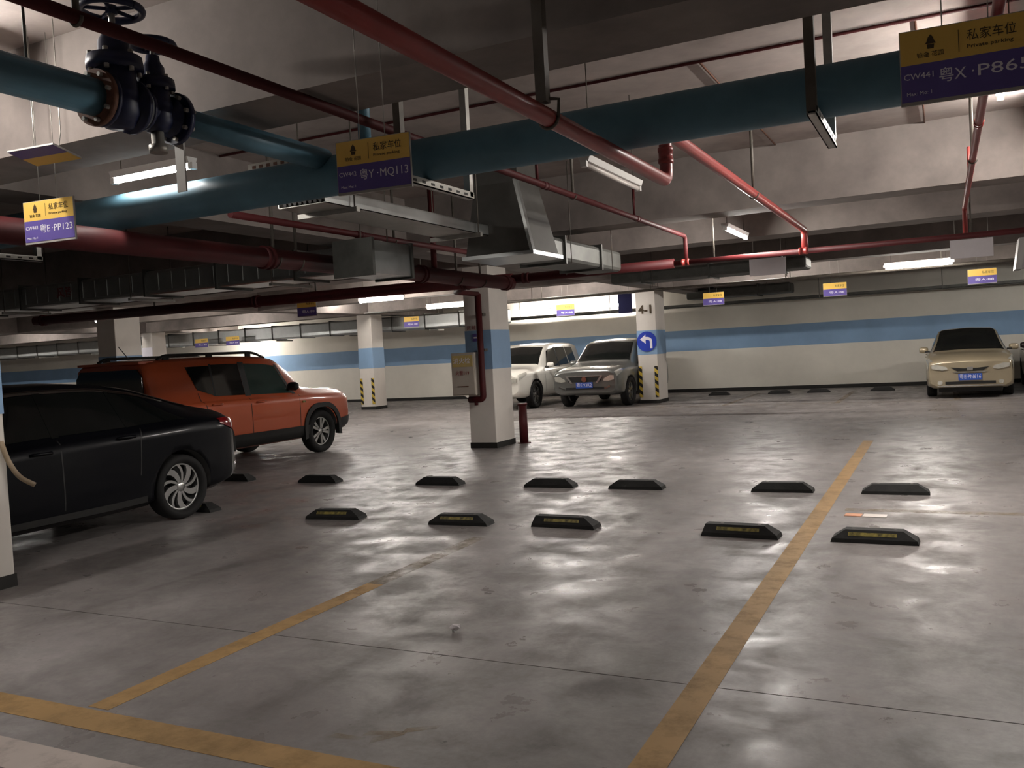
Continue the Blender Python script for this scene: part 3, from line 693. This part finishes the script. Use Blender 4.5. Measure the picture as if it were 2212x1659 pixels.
for x, l in ((-8.45, 'black wheel stop just behind the bumper of the dark sedan'), (-7.04, 'plain black wheel stop, leftmost clear one of the far row'), (-5.3, 'plain black wheel stop in front of the hydrant column'),
             (-3.9, 'plain black wheel stop, third clear one of the far row'), (-2.92, 'plain black wheel stop, fourth clear one of the far row'), (-1.45, 'plain black wheel stop just left of the yellow line, far row'), (-.45, 'plain black wheel stop right of the yellow line, far row')):
    wheel_stop(x, 8.72, l, fr, PI + .02)
for x, l in ((-5.6, 'far wheel stop by the back wall, nearest the arrow column'), (-4.0, 'far wheel stop by the back wall, second from the arrow column'), (-3.0, 'far wheel stop by the back wall, third from the arrow column'), (-1.45, 'far wheel stop by the back wall, nearest the gold car')):
    wheel_stop(x, 24.2, l, 'wheel stops along the back wall')
t = thing('floor_glint', 'painted white and orange lamp leaflet lying on the floor', 'glint', (-.62, 7.62, 0.002), -.05)  # flat sheet standing in for a lamp reflection on the floor
box(-.02, .16, -.06, .06, 0, .003).obj('white_part', 'glint_white', t); box(-.16, -.03, -.055, .05, 0, .003).obj('orange_part', 'glint_orange', t)
t = thing('crumpled_wrapper', 'small crumpled wrapper on the floor in the foreground', 'litter', (-2.42, 4.05, 0))
cw = bmesh.new(); bmesh.ops.create_icosphere(cw, subdivisions=2, radius=.035)
for v in cw.verts: v.co = v.co * random.uniform(.6, 1.15); v.co.z = max(-.02, v.co.z * .5)
bmesh.ops.translate(cw, verts=cw.verts, vec=(0, 0, .02)); me = bpy.data.meshes.new('wrapper'); cw.to_mesh(me); cw.free(); me.materials.append(MATS['sign_white']); link('wrapper', me, t)
hs = tag(MB().tube(bend([(-6.05, 3.99, 1.05), (-6.03, 4.02, .9), (-5.98, 4.06, .78), (-5.9, 4.12, .72)], .1), .018, 8).obj('loose_strip', 'hose'), 'beige strip peeling off the column at the left edge', 'strip')

# ================================================================ CARS
def pchip(xs, ys):
    n = len(xs); d = [(ys[i + 1] - ys[i]) / (xs[i + 1] - xs[i]) for i in range(n - 1)]; m = [0.0] * n
    m[0], m[-1] = d[0], d[-1]
    for i in range(1, n - 1):
        if d[i - 1] * d[i] > 0:
            h0, h1 = xs[i] - xs[i - 1], xs[i + 1] - xs[i]; w1, w2 = 2 * h1 + h0, h1 + 2 * h0
            m[i] = (w1 + w2) / (w1 / d[i - 1] + w2 / d[i])
    def f(x):
        x = min(max(x, xs[0]), xs[-1]); i = 0
        while i < n - 2 and x > xs[i + 1]: i += 1
        h = xs[i + 1] - xs[i]; t = (x - xs[i]) / h
        return ((1 + 2 * t) * (1 - t) ** 2 * ys[i] + t * (1 - t) ** 2 * h * m[i] + t * t * (3 - 2 * t) * ys[i + 1] + t * t * (t - 1) * h * m[i + 1])
    return f
class Body:
    """car surface: s runs from the tail (0) to the nose (length); t runs round the half section, 0 belly .. 9 roof centre"""
    def __init__(b, keys):
        xs = [k[0] for k in keys]; b.L = xs[-1]
        b.zb, b.zs, b.w, b.zt, b.wt = [pchip(xs, [k[i] for k in keys]) for i in range(1, 6)]
    def ring(b, s):
        zb, zs, w, zt, wt = b.zb(s), b.zs(s), b.w(s), b.zt(s), b.wt(s)
        gh = max(0.0, min(1.0, (zt - zs) / .35)); ws = w * (.965 - .03 * gh)
        k = min(.06, max(.012, (zt - zs) * .3))
        return [(0, zb), (w * .84, zb), (w * .975, zb + .06), (w, zb + .3 * (zs - zb)), (w * 1.0, zb + .62 * (zs - zb)), (w * .988, zs - .03), (ws, zs + .008), (wt + .02 * gh, zt - k), (wt - .07, zt - k * .25), (0, zt + .012)]
    def pt(b, s, t, side=1):
        R = b.ring(s); i = min(8, int(t)); f = t - i
        y = R[i][0] * (1 - f) + R[i + 1][0] * f; z = R[i][1] * (1 - f) + R[i + 1][1] * f
        return Vector((s, side * y, z))
    def normal(b, s, t, side):
        e = .02; t0, t1 = max(0, t - .12), min(9, t + .12)
        n = (b.pt(min(b.L, s + e), t, side) - b.pt(max(0, s - e), t, side)).cross(b.pt(s, t1, side) - b.pt(s, t0, side))
        n.normalize()
        p = b.pt(s, t, side); c = Vector((p.x, 0, .6))
        return n if n.dot(p - c) > 0 else -n
    def patch(b, corners, side, off=.006, ns=10, nt=5):
        """patch over the surface: corners ((s,t) x4) tail-low, nose-low, nose-high, tail-high"""
        m = MB(); vs = []
        for j in range(nt + 1):
            v = j / nt
            for i in range(ns + 1):
                u = i / ns
                a = [corners[0][k] * (1 - u) + corners[1][k] * u for k in (0, 1)]; c = [corners[3][k] * (1 - u) + corners[2][k] * u for k in (0, 1)]
                s, t = a[0] * (1 - v) + c[0] * v, a[1] * (1 - v) + c[1] * v
                p = b.pt(s, t, side); vs.append(p + b.normal(s, t, side) * off)
        return m.add(vs, [(j * (ns + 1) + i, j * (ns + 1) + i + 1, (j + 1) * (ns + 1) + i + 1, (j + 1) * (ns + 1) + i) for j in range(nt) for i in range(ns)], True)
    def screen(b, s0, s1, t0, t1, off=.006, n=14, ns=8):
        """glass right across the car from s0 (low edge) to s1 (high edge); t0,t1 the start of the pane at low and high edge"""
        vs = []
        for j in range(ns + 1):
            v = j / ns; s = s0 * (1 - v) + s1 * v; tt = t0 * (1 - v) + t1 * v
            for i in range(n + 1):
                u = -1 + 2 * i / n; t = 9 - abs(u) * (9 - tt); sd = 1 if u >= 0 else -1
                vs.append(b.pt(s, t, sd) + b.normal(s, min(t, 8.9), sd) * off)
        return MB().add(vs, [(j * (n + 1) + i, j * (n + 1) + i + 1, (j + 1) * (n + 1) + i + 1, (j + 1) * (n + 1) + i) for j in range(ns) for i in range(n)], True)
    def shell(b, ns=70, sub=3):
        ts = []
        for i in range(9): ts += [i + k / sub for k in range(sub)]
        ts.append(9); vs = []; n = 2 * len(ts) - 2
        S = [b.L * i / ns for i in range(ns + 1)]
        for s in S:
            r = [b.pt(s, t, 1) for t in ts] + [b.pt(s, t, -1) for t in reversed(ts[1:-1])]
            vs += r
        fs = [(i * n + j, i * n + (j + 1) % n, (i + 1) * n + (j + 1) % n, (i + 1) * n + j) for i in range(ns) for j in range(n)]
        m = MB().add(vs, fs, True)
        m.f += [tuple(range(n - 1, -1, -1)), tuple(range(ns * n, ns * n + n))]; m.sm += [False, False]; m.mi += [0, 0]
        return m
def wheel(parent, s, y, R, rimr, side, style, ra='alloy'):
    W = .1
    M = at(s, y, R) @ Matrix.Rotation(-side * PI / 2, 4, 'X')           # local +z points outward
    hub = MB().lathe([(0, W * .55), (rimr * .2, W * .55), (rimr * .24, W * .4), (rimr * .2, W * .3), (0, W * .3)], M, 20)
    if style == 'swirl':
        for k in range(10):
            a0 = k * 2 * PI / 10; wd = .07 if k % 2 == 0 else .034
            P = []
            for q in range(5):
                u = q / 4; r = rimr * (.16 + .8 * u); a = a0 + side * .42 * u * u; h = (wd * (.55 + .6 * u)) / r / 2
                P.append((r, a - h, a + h))
            poly = [(r * math.cos(a), r * math.sin(a)) for r, a, _ in P] + [(r * math.cos(c), r * math.sin(c)) for r, _, c in reversed(P)]
            hub.prism(poly, W * .2, W * .5, M)
    else:
        n = 5
        for k in range(n):
            for d in (-.2, .2):
                a = k * 2 * PI / n + d; c, sn = math.cos(a), math.sin(a); a2 = k * 2 * PI / n + d * .8
                i0, o0 = rimr * .15, rimr * .95; hw0, hw1 = .016, .024
                p0 = (i0 * math.cos(a2), i0 * math.sin(a2)); p1 = (o0 * c, o0 * sn)
                dx, dy = p1[0] - p0[0], p1[1] - p0[1]; l = math.hypot(dx, dy); nx, ny = -dy / l, dx / l
                hub.prism([(p0[0] - nx * hw0, p0[1] - ny * hw0), (p1[0] - nx * hw1, p1[1] - ny * hw1), (p1[0] + nx * hw1, p1[1] + ny * hw1), (p0[0] + nx * hw0, p0[1] + ny * hw0)], W * .22, W * .5, M)
    hub.lathe([(rimr * .93, W * .5), (rimr, W * .56), (rimr * 1.03, W * .5), (rimr * 1.0, -W), (rimr * .93, -W), (rimr * .93, W * .5)], M, 32)
    wh = hub.obj('wheel', ra, parent)
    MB().lathe([(rimr * 1.0, W * .62), (rimr * 1.08, W * .95), (R * .9, W * 1.0), (R * .975, W * .85), (R, W * .6), (R, -W * .6), (R * .97, -W * .9), (R * .9, -W), (rimr, -W * .8)], M, 40).obj('tyre', 'tyre', wh)
    MB().lathe([(0, -W * .3), (rimr * .97, -W * .3)], M, 24).obj('brake_disc', 'alloy_dark', wh)
    return wh
def cut_wells(me_body, wells):
    """cut the wheel arches out of the closed shell"""
    o = bpy.data.objects.new('tmp', me_body); C.objects.link(o)
    tmp = []
    for (s, y0, y1, z, r) in wells:
        m = MB(); m.m = 1
        prof = [(0, y0), (r, y0), (r, y1), (0, y1)]
        m.lathe(prof, at(s, 0, z) @ Matrix.Rotation(-PI / 2, 4, 'X'), 36)
        me = m.mesh('cut', ['black_plastic', 'black_plastic']); bmm = bmesh.new(); bmm.from_mesh(me); bmesh.ops.remove_doubles(bmm, verts=bmm.verts, dist=1e-5)
        bmesh.ops.recalc_face_normals(bmm, faces=bmm.faces); bmm.to_mesh(me); bmm.free()
        c = bpy.data.objects.new('cut', me); C.objects.link(c); tmp.append(c)
        md = o.modifiers.new('b', 'BOOLEAN'); md.operation = 'DIFFERENCE'; md.object = c; md.solver = 'EXACT'
        try: md.material_mode = 'TRANSFER'
        except Exception: pass
    dg = bpy.context.evaluated_depsgraph_get(); dg.update()
    me = bpy.data.meshes.new_from_object(o.evaluated_get(dg))
    for c in tmp + [o]: bpy.data.objects.remove(c)
    return me
def build_car(name, label, loc, rz, keys, paint_, wr, fr, R, rimr, style, glass, cfg, group='parked cars'):
    t = thing(name, label, 'car', loc, rz, group)
    B = Body(keys); L = B.L; W = max(B.w(L * .4), B.w(L * .6))
    bmh = B.shell(); me = bmh.mesh('body', [paint_, 'black_plastic'])
    bb = bmesh.new(); bb.from_mesh(me); bmesh.ops.remove_doubles(bb, verts=bb.verts, dist=1e-4); bmesh.ops.recalc_face_normals(bb, faces=bb.faces); bb.to_mesh(me); bb.free()
    wells = [(s, sd * (W - .26) if sd > 0 else -(W + .2), W + .2 if sd > 0 else -(W - .26), R, R + cfg.get('gap', .05)) for s in (wr, fr) for sd in (1, -1)]
    me = cut_wells(me, wells); me.name = 'body'
    link('body', me, t)
    for s in (wr, fr):
        for sd in (1, -1): wheel(t, s, sd * (W - .105), R, rimr, sd, style, cfg.get('rim', 'alloy'))
    for sd in (1, -1):
        for (c, gm) in cfg['side']:
            B.patch(c, sd).obj('side_window', gm or glass, t)
        for c in cfg.get('pillars', []): B.patch(c, sd, .008, 4, 5).obj('pillar', cfg.get('pillar_mat', 'black_plastic'), t)
        for s_ in cfg['seams']:
            B.patch([(s_[0] - .006, s_[2]), (s_[0] + .006, s_[2]), (s_[1] + .006, s_[3]), (s_[1] - .006, s_[3])], sd, .002, 1, 8).obj('door_seam', 'black_plastic', t)
        for (s_, tt) in cfg['handles']:
            p = B.pt(s_, tt, sd); MB().tube([(p.x - .1, p.y, p.z), (p.x - .08, p.y + sd * .03, p.z + .005), (p.x + .08, p.y + sd * .03, p.z + .005), (p.x + .1, p.y, p.z)], .013, 8).obj('door_handle', cfg.get('handle_mat', paint_), t)
        ms = cfg['mirror']; p = B.pt(ms, 6.15, sd)
        mo = MB().lathe([(0, -.1), (.06, -.095), (.085, -.05), (.085, .04), (.06, .085), (0, .09)], at(p.x - .02, p.y + sd * .13, p.z + .06) @ Matrix.Rotation(PI / 2, 4, 'X') @ Matrix.Diagonal((.6, .8, 1, 1)), 14).obj('mirror', cfg.get('mirror_mat', paint_), t)
        MB().box(p.x - .03, p.x + .03, min(p.y, p.y + sd * .1), max(p.y, p.y + sd * .1), p.z, p.z + .035).obj('mirror_arm', 'black_plastic', mo)
        for (nm, c, mm) in cfg.get('lights', []): B.patch(c, sd, .008).obj(nm, mm, t)
        for (nm, c, mm, off) in cfg.get('trim', []): B.patch(c, sd, off, 16, 3).obj(nm, mm, t)
    a = cfg['wind']; B.screen(*a).obj('windscreen', glass, t)
    a = cfg['rear']
    if a: B.screen(*a).obj('rear_window', cfg.get('rear_glass', glass), t)
    return t, B
def nose(t, B, x, items):
    """flat fittings on the nose (x = length) or tail (x = 0): (name, polygon (y,z), thickness, material)"""
    d = 1 if x > 0 else -1
    for nm, poly, th, m in items:
        o = MB().prism(poly, 0, th, Matrix(((0, 0, d, x), (1, 0, 0, 0), (0, 1, 0, 0), (0, 0, 0, 1)))).obj(nm, m, t)
def rect(y0, y1, z0, z1): return [(y0, z0), (y1, z0), (y1, z1), (y0, z1)]
def plate(t, x, z, s, mat_='plate_blue'):
    d = 1 if x > 0 else -1
    pl = box(min(x, x + d * .012), max(x, x + d * .012), -.22, .22, z - .07, z + .07).obj('number_plate', mat_, t)
    M = Matrix(((0, 0, d, x + d * .0125), (d, 0, 0, -d * .2), (0, 1, 0, z), (0, 0, 0, 1)))
    text(s, .11, 'ink_white', pl, M, width=.4)

# --- dark sedan (tail towards the far side, nose towards the near lane)
k = [  # s, belly, shoulder, half width, top, half width top
    (0, .38, .88, .66, .96, .55), (.05, .32, .92, .76, 1.02, .6), (.2, .26, .95, .85, 1.06, .62), (.45, .22, .965, .885, 1.115, .63), (.85, .2, .96, .9, 1.235, .6), (1.3, .19, .95, .9, 1.36, .58),
    (1.8, .18, .935, .9, 1.425, .57), (2.4, .18, .92, .9, 1.43, .57), (2.8, .18, .905, .9, 1.37, .58), (3.2, .18, .885, .9, 1.15, .64), (3.5, .18, .865, .895, .965, .7), (3.9, .19, .82, .88, .90, .68), (4.3, .2, .74, .83, .8, .62), (4.52, .22, .66, .74, .7, .55), (4.62, .26, .58, .62, .61, .45)]
cfg = dict(side=[([(.75, 6.12), (1.47, 6.06), (1.52, 6.92), (1.15, 6.9)], None), ([(1.49, 6.06), (2.2, 6.08), (2.2, 6.92), (1.55, 6.92)], None), ([(2.27, 6.08), (3.05, 6.08), (2.72, 6.9), (2.27, 6.92)], None)],
           pillars=[[(1.46, 6.05), (1.5, 6.05), (1.55, 6.95), (1.51, 6.95)], [(2.2, 6.05), (2.27, 6.05), (2.27, 6.95), (2.2, 6.95)]],
           seams=[(2.23, 2.23, 2.5, 6.0), (1.42, 1.35, 3.4, 6.0), (3.25, 3.3, 2.5, 5.6)], handles=[(1.55, 4.9), (2.42, 4.8)], mirror=3.0, mirror_mat='paint_navy', pillar_mat='car_glass',
           lights=[('tail_light', [(.0, 4.5), (.34, 4.9), (.38, 5.6), (.02, 6.4)], 'tail_red')],
           trim=[('window_trim', [(.9, 6.93), (2.9, 6.93), (2.9, 7.03), (.85, 7.03)], 'chrome', .008), ('sill_trim', [(1.35, 2.0), (3.2, 2.0), (3.2, 2.35), (1.35, 2.35)], 'black_plastic', .006)],
           wind=(3.42, 2.72, 7.2, 7.7), rear=(.55, 1.45, 7.4, 7.7))
civ, B = build_car('sedan', 'dark navy sedan with swirl alloy wheels parked at the left', (-7.77, 7.3, 0), -PI / 2, k, 'paint_navy', .9, 3.62, .322, .235, 'swirl', 'car_glass', cfg)
nose(civ, B, 0, [('tail_strip', rect(-.45, .45, .82, .86), .01, 'chrome'), ('rear_bumper_insert', rect(-.6, .6, .4, .5), .015, 'black_plastic')])
plate(civ, 0, .68, '粤E·2F6K8')
p = B.pt(.75, 5.1, 1)
for sd in (1, -1): MB().tube([(.03, sd * .72, .34), (.03, sd * .735, .42), (.02, sd * .73, .5)], .012, 6).obj('bumper_trim', 'chrome', civ)

# --- orange boxy suv (tail nearer, nose to the far side)
k = [(0, .42, .98, .78, 1.59, .6), (.04, .36, 1.0, .84, 1.625, .62), (.15, .31, 1.02, .885, 1.65, .64), (.5, .28, 1.03, .9, 1.665, .66), (1.4, .27, 1.02, .9, 1.675, .67), (2.1, .27, 1.01, .9, 1.66, .67), (2.5, .27, 1.005, .9, 1.61, .67), (2.8, .27, 1.0, .9, 1.42, .69), (3.12, .27, .99, .9, 1.135, .74),
     (3.4, .28, .97, .9, 1.085, .76), (3.85, .3, .95, .885, 1.06, .75), (4.1, .34, .92, .86, 1.03, .72), (4.2, .4, .89, .82, 1.0, .69), (4.24, .44, .86, .79, .96, .66)]
g = 'car_glass_sheen'
cfg = dict(gap=.06, side=[([(.78, 6.28), (1.06, 6.12), (1.1, 6.86), (.66, 6.86)], None), ([(1.1, 6.1), (1.68, 6.08), (1.68, 6.88), (1.14, 6.88)], None), ([(1.8, 6.07), (2.72, 6.05), (2.46, 6.86), (1.8, 6.88)], g)],
           pillars=[[(1.68, 6.05), (1.8, 6.05), (1.8, 6.92), (1.68, 6.92)], [(1.06, 6.1), (1.1, 6.1), (1.14, 6.9), (1.1, 6.9)], [(2.72, 6.02), (2.8, 6.02), (2.52, 6.9), (2.46, 6.9)]],
           seams=[(1.74, 1.74, 2.6, 6.0), (.92, .78, 3.6, 6.2), (2.82, 2.86, 2.6, 5.9)], handles=[(1.05, 4.9), (1.95, 4.85)], mirror=2.66, mirror_mat='black_plastic',
           lights=[('tail_light', [(.0, 4.6), (.16, 4.7), (.16, 5.8), (.0, 5.8)], 'tail_red')],
           trim=[('sill_cladding', [(1.2, 1.6), (3.05, 1.6), (3.05, 3.0), (1.2, 3.0)], 'black_plastic', .012), ('rear_cladding', [(.0, 1.6), (.45, 1.6), (.45, 3.2), (.0, 3.2)], 'black_plastic', .012), ('front_cladding', [(3.9, 1.6), (4.2, 1.6), (4.2, 3.2), (3.9, 3.2)], 'black_plastic', .012)],
           wind=(3.06, 2.52, 7.2, 7.6), rear=(-.1, -.05, 8, 8))
cfg['rear'] = None
suv, B = build_car('suv', 'orange boxy SUV with black roof rails and cladding', (-10.25, 8.36, 0), PI / 2, k, 'paint_orange', .85, 3.38, .352, .235, 'spoke', 'car_glass', cfg)
rear_poly = [(-.58, 1.03), (.58, 1.03), (.655, 1.1), (.635, 1.43), (.55, 1.53), (-.55, 1.53), (-.635, 1.43), (-.655, 1.1)]
nose(suv, B, 0, [('tailgate_glass', rear_poly, .025, 'car_glass'), ('rear_bumper', rect(-.76, .76, .42, .62), .03, 'black_plastic'), ('tailgate_handle', rect(-.2, .2, .9, .94), .02, 'black_plastic')])
plate(suv, 0, .78, '粤E·7R52')
for sd in (1, -1):
    for s in (.85, 3.38):
        a = MB(); n = 20; W_ = .9; r0, r1 = .40, .475; vs = []
        for i in range(n + 1):
            an = PI * (-.06 + 1.12 * i / n)
            for r, y in ((r0, W_ - .06), (r0, W_ + .022), (r1, W_ + .022), (r1, W_ - .06)):
                q = 1.0 + .08 * abs(math.sin(2 * an)); vs.append((s + r * q * math.cos(an), sd * y, .352 + r * q * math.sin(an)))
        fs = [(i * 4 + j, i * 4 + (j + 1) % 4, i * 4 + 4 + (j + 1) % 4, i * 4 + 4 + j) for i in range(n) for j in range(4)] + [(0, 1, 2, 3), (4 * n + 3, 4 * n + 2, 4 * n + 1, 4 * n)]
        a.add(vs, fs); a.obj('arch_cladding', 'black_plastic', suv)
    rl = MB().tube(bend([(.3, sd * .58, 1.65), (.42, sd * .585, 1.705), (2.15, sd * .59, 1.71), (2.4, sd * .59, 1.62)], .12), .02, 8).obj('roof_rail', 'black_plastic', suv)
    for s in (.45, 1.25, 2.05): box(s - .05, s + .05, min(sd * .57, sd * .6), max(sd * .57, sd * .6), 1.63, 1.71).obj('rail_foot', 'black_plastic', rl)
MB().tube([(.35, 0, 1.67), (.18, 0, 1.86)], .006, 6).obj('antenna', 'black_plastic', suv)
MB().box(-.02, .22, -.6, .6, 1.6, 1.635).obj('roof_spoiler', 'paint_orange', suv)
MB().box(2.9, 2.96, -.915, -.9, .86, .89).obj('side_marker', 'stop_yellow', suv)

# --- cars along the back wall, nose towards the viewer
def wall_car(name, label, x, front, paint_, tall, front_items, plate_s, plate_z, rim_style='spoke', glass='car_glass', extra=None, length=None):
    if tall:
        k = [(0, .4, 1.0, .8, 1.5, .6), (.1, .32, 1.02, .87, 1.62, .63), (.5, .28, 1.03, .91, 1.69, .66), (1.6, .27, 1.01, .915, 1.71, .67), (2.3, .27, 1.0, .915, 1.66, .67), (2.75, .27, .99, .915, 1.4, .7), (3.15, .27, .98, .91, 1.12, .76), (3.5, .28, .96, .905, 1.07, .76), (4.0, .3, .94, .89, 1.03, .74), (4.3, .34, .9, .86, .98, .71), (4.42, .38, .86, .83, .94, .68), (4.46, .42, .83, .8, .9, .65)]
        R, rm, wr, fr = .36, .24, .88, 3.55
        cfg = dict(side=[([(.55, 6.2), (1.1, 6.1), (1.15, 6.88), (.6, 6.86)], None), ([(1.15, 6.1), (1.85, 6.08), (1.85, 6.88), (1.2, 6.88)], None), ([(1.92, 6.07), (2.8, 6.05), (2.45, 6.86), (1.92, 6.88)], None)],
                   seams=[(1.88, 1.88, 2.6, 6.0), (1.0, .9, 3.6, 6.2), (2.95, 3.0, 2.6, 5.9)], handles=[(1.25, 4.9), (2.1, 4.85)], mirror=2.78, wind=(3.06, 2.45, 7.25, 7.6), rear=(.02, .12, 7.2, 7.4),
                   pillars=[[(1.85, 6.05), (1.92, 6.05), (1.92, 6.92), (1.85, 6.92)]])
    else:
        k = [(0, .38, .9, .7, 1.0, .55), (.06, .32, .93, .78, 1.05, .6), (.35, .26, .95, .83, 1.1, .62), (.8, .22, .95, .845, 1.2, .6), (1.3, .2, .945, .845, 1.39, .57), (1.8, .19, .935, .845, 1.475, .56), (2.4, .19, .925, .845, 1.47, .56), (2.8, .19, .915, .845, 1.33, .58), (3.2, .19, .905, .845, 1.08, .66), (3.5, .19, .88, .845, .97, .7), (3.9, .2, .85, .835, .92, .7), (4.15, .22, .8, .81, .86, .68), (4.27, .24, .76, .785, .8, .64), (4.31, .27, .72, .76, .76, .6)]
        R, rm, wr, fr = .31, .2, .85, 3.35
        cfg = dict(side=[([(1.0, 6.1), (1.6, 6.08), (1.6, 6.88), (1.3, 6.86)], None), ([(1.66, 6.08), (2.2, 6.08), (2.2, 6.9), (1.66, 6.9)], None), ([(2.27, 6.08), (3.05, 6.08), (2.65, 6.86), (2.27, 6.9)], None)],
                   seams=[(2.23, 2.23, 2.5, 6.0), (1.3, 1.2, 3.4, 6.0), (3.15, 3.2, 2.5, 5.6)], handles=[(1.5, 4.9), (2.4, 4.8)], mirror=2.92, wind=(3.38, 2.58, 7.2, 7.6), rear=(.6, 1.4, 7.3, 7.6),
                   pillars=[[(2.2, 6.05), (2.27, 6.05), (2.27, 6.92), (2.2, 6.92)]])
    if extra: cfg.update(extra)
    L = k[-1][0]
    t, B = build_car(name, label, (x, front + L, 0), -PI / 2, k, paint_, wr, fr, R, rm, rim_style, glass, cfg, 'cars parked along the back wall')
    nose(t, B, L, front_items)
    if plate_s: plate(t, L + .015, plate_z, plate_s)
    return t, B, L
hl = lambda s: [(s * .42, .60), (s * .70, .66), (s * .74, .76), (s * .6, .79), (s * .46, .7)]
def fog(sd, y, z): return [(sd * y + .05 * math.cos(a * PI / 5), z + .045 * math.sin(a * PI / 5)) for a in range(10)]
def lampshape(sd, y0, y1, z0, z1): return [(sd * y0, z0 + .02), (sd * (y0 + .1), z0), (sd * y1, z0 + .04), (sd * (y1 + .01), z1), (sd * (y1 - .1), z1 + .012), (sd * (y0 + .02), z0 + .07)][::sd]
g_front = [('grille', [(-.36, .66), (-.24, .575), (.24, .575), (.36, .66), (.12, .635), (-.12, .635)], .02, 'black_plastic'), ('grille_bar', [(-.32, .565), (.32, .565), (.26, .548), (-.26, .548)], .03, 'chrome'),
           ('emblem', [(-.05, .585), (.05, .585), (.06, .66), (-.06, .66)], .03, 'chrome'), ('lower_intake', rect(-.47, .47, .3, .36), .014, 'black_plastic'),
           ('headlight', lampshape(1, .42, .72, .6, .715), .025, 'headlamp'), ('headlight', lampshape(-1, .42, .72, .6, .715), .025, 'headlamp'),
           ('fog_lamp', fog(-1, .57, .34), .016, 'headlamp'), ('fog_lamp', fog(1, .57, .34), .016, 'headlamp'), ('lip_trim', rect(-.62, .62, .255, .278), .02, 'chrome')]
gx = dict(lights=[('headlight', [(3.98, 5.0), (4.27, 4.2), (4.25, 6.6), (3.92, 6.25)], 'headlamp')], wind=(3.38, 2.5, 7.05, 7.4))
gold, B, L = wall_car('sedan', 'pale gold sedan facing the viewer at the right', .46, 20.75, 'paint_gold', False, g_front, '粤E·PN616', .455, extra=gx)
box(3.95, 4.2, -.6, .6, .14, .27).obj('under_tray', 'black_plastic', gold)
s_front = [('grille', [(-.42, .66), (.42, .66), (.46, .78), (-.46, .78)], .015, 'black_plastic'), ('grille_frame', [(-.5, .79), (.5, .79), (.48, .815), (-.48, .815)], .03, 'alloy'), ('grille_vee', [(-.48, .79), (-.36, .63), (-.3, .63), (-.42, .79)], .03, 'alloy'), ('grille_vee', [(.48, .79), (.36, .63), (.3, .63), (.42, .79)], .03, 'alloy'),
           ('emblem', [(.07 * math.cos(a * PI / 8), .72 + .07 * math.sin(a * PI / 8)) for a in range(16)], .035, 'chrome'), ('lower_intake', rect(-.5, .5, .47, .53), .014, 'black_plastic'), ('headlight', lampshape(1, .5, .77, .66, .8), .025, 'headlamp'), ('headlight', lampshape(-1, .5, .77, .66, .8), .025, 'headlamp'),
           ('bumper_trim', [(.52, .5), (.66, .56), (.68, .53), (.54, .47)], .03, 'chrome'), ('bumper_trim', [(-.52, .5), (-.66, .56), (-.68, .53), (-.54, .47)], .03, 'chrome')]
sx = dict(lights=[('headlight', [(4.08, 5.0), (4.43, 4.6), (4.42, 6.3), (4.02, 6.2)], 'headlamp')])
sil, B, L = wall_car('suv', 'silver grey SUV facing the viewer left of the arrow column', -8.0, 20.25, 'paint_silver', True, s_front, '粤E·93K2', .58, extra=sx)
w_front = [('grille', [(-.36, .64), (.36, .64), (.4, .76), (-.4, .76)], .015, 'black_plastic'), ('emblem', rect(-.06, .06, .67, .74), .03, 'chrome'), ('headlight', lampshape(1, .48, .77, .68, .82), .025, 'headlamp'), ('headlight', lampshape(-1, .48, .77, .68, .82), .025, 'headlamp'), ('lower_intake', rect(-.55, .55, .47, .54), .014, 'black_plastic')]
whi, B, L = wall_car('suv', 'white SUV partly hidden behind the hydrant column', -10.5, 20.0, 'car_white', True, w_front, '粤E·56D8', .58, extra=sx)
drk, B, L = wall_car('sedan', 'dark sedan at the right edge beside the gold sedan', 2.52, 21.6, 'paint_maroon', False, g_front, '粤E·18A3', .455, extra=gx)
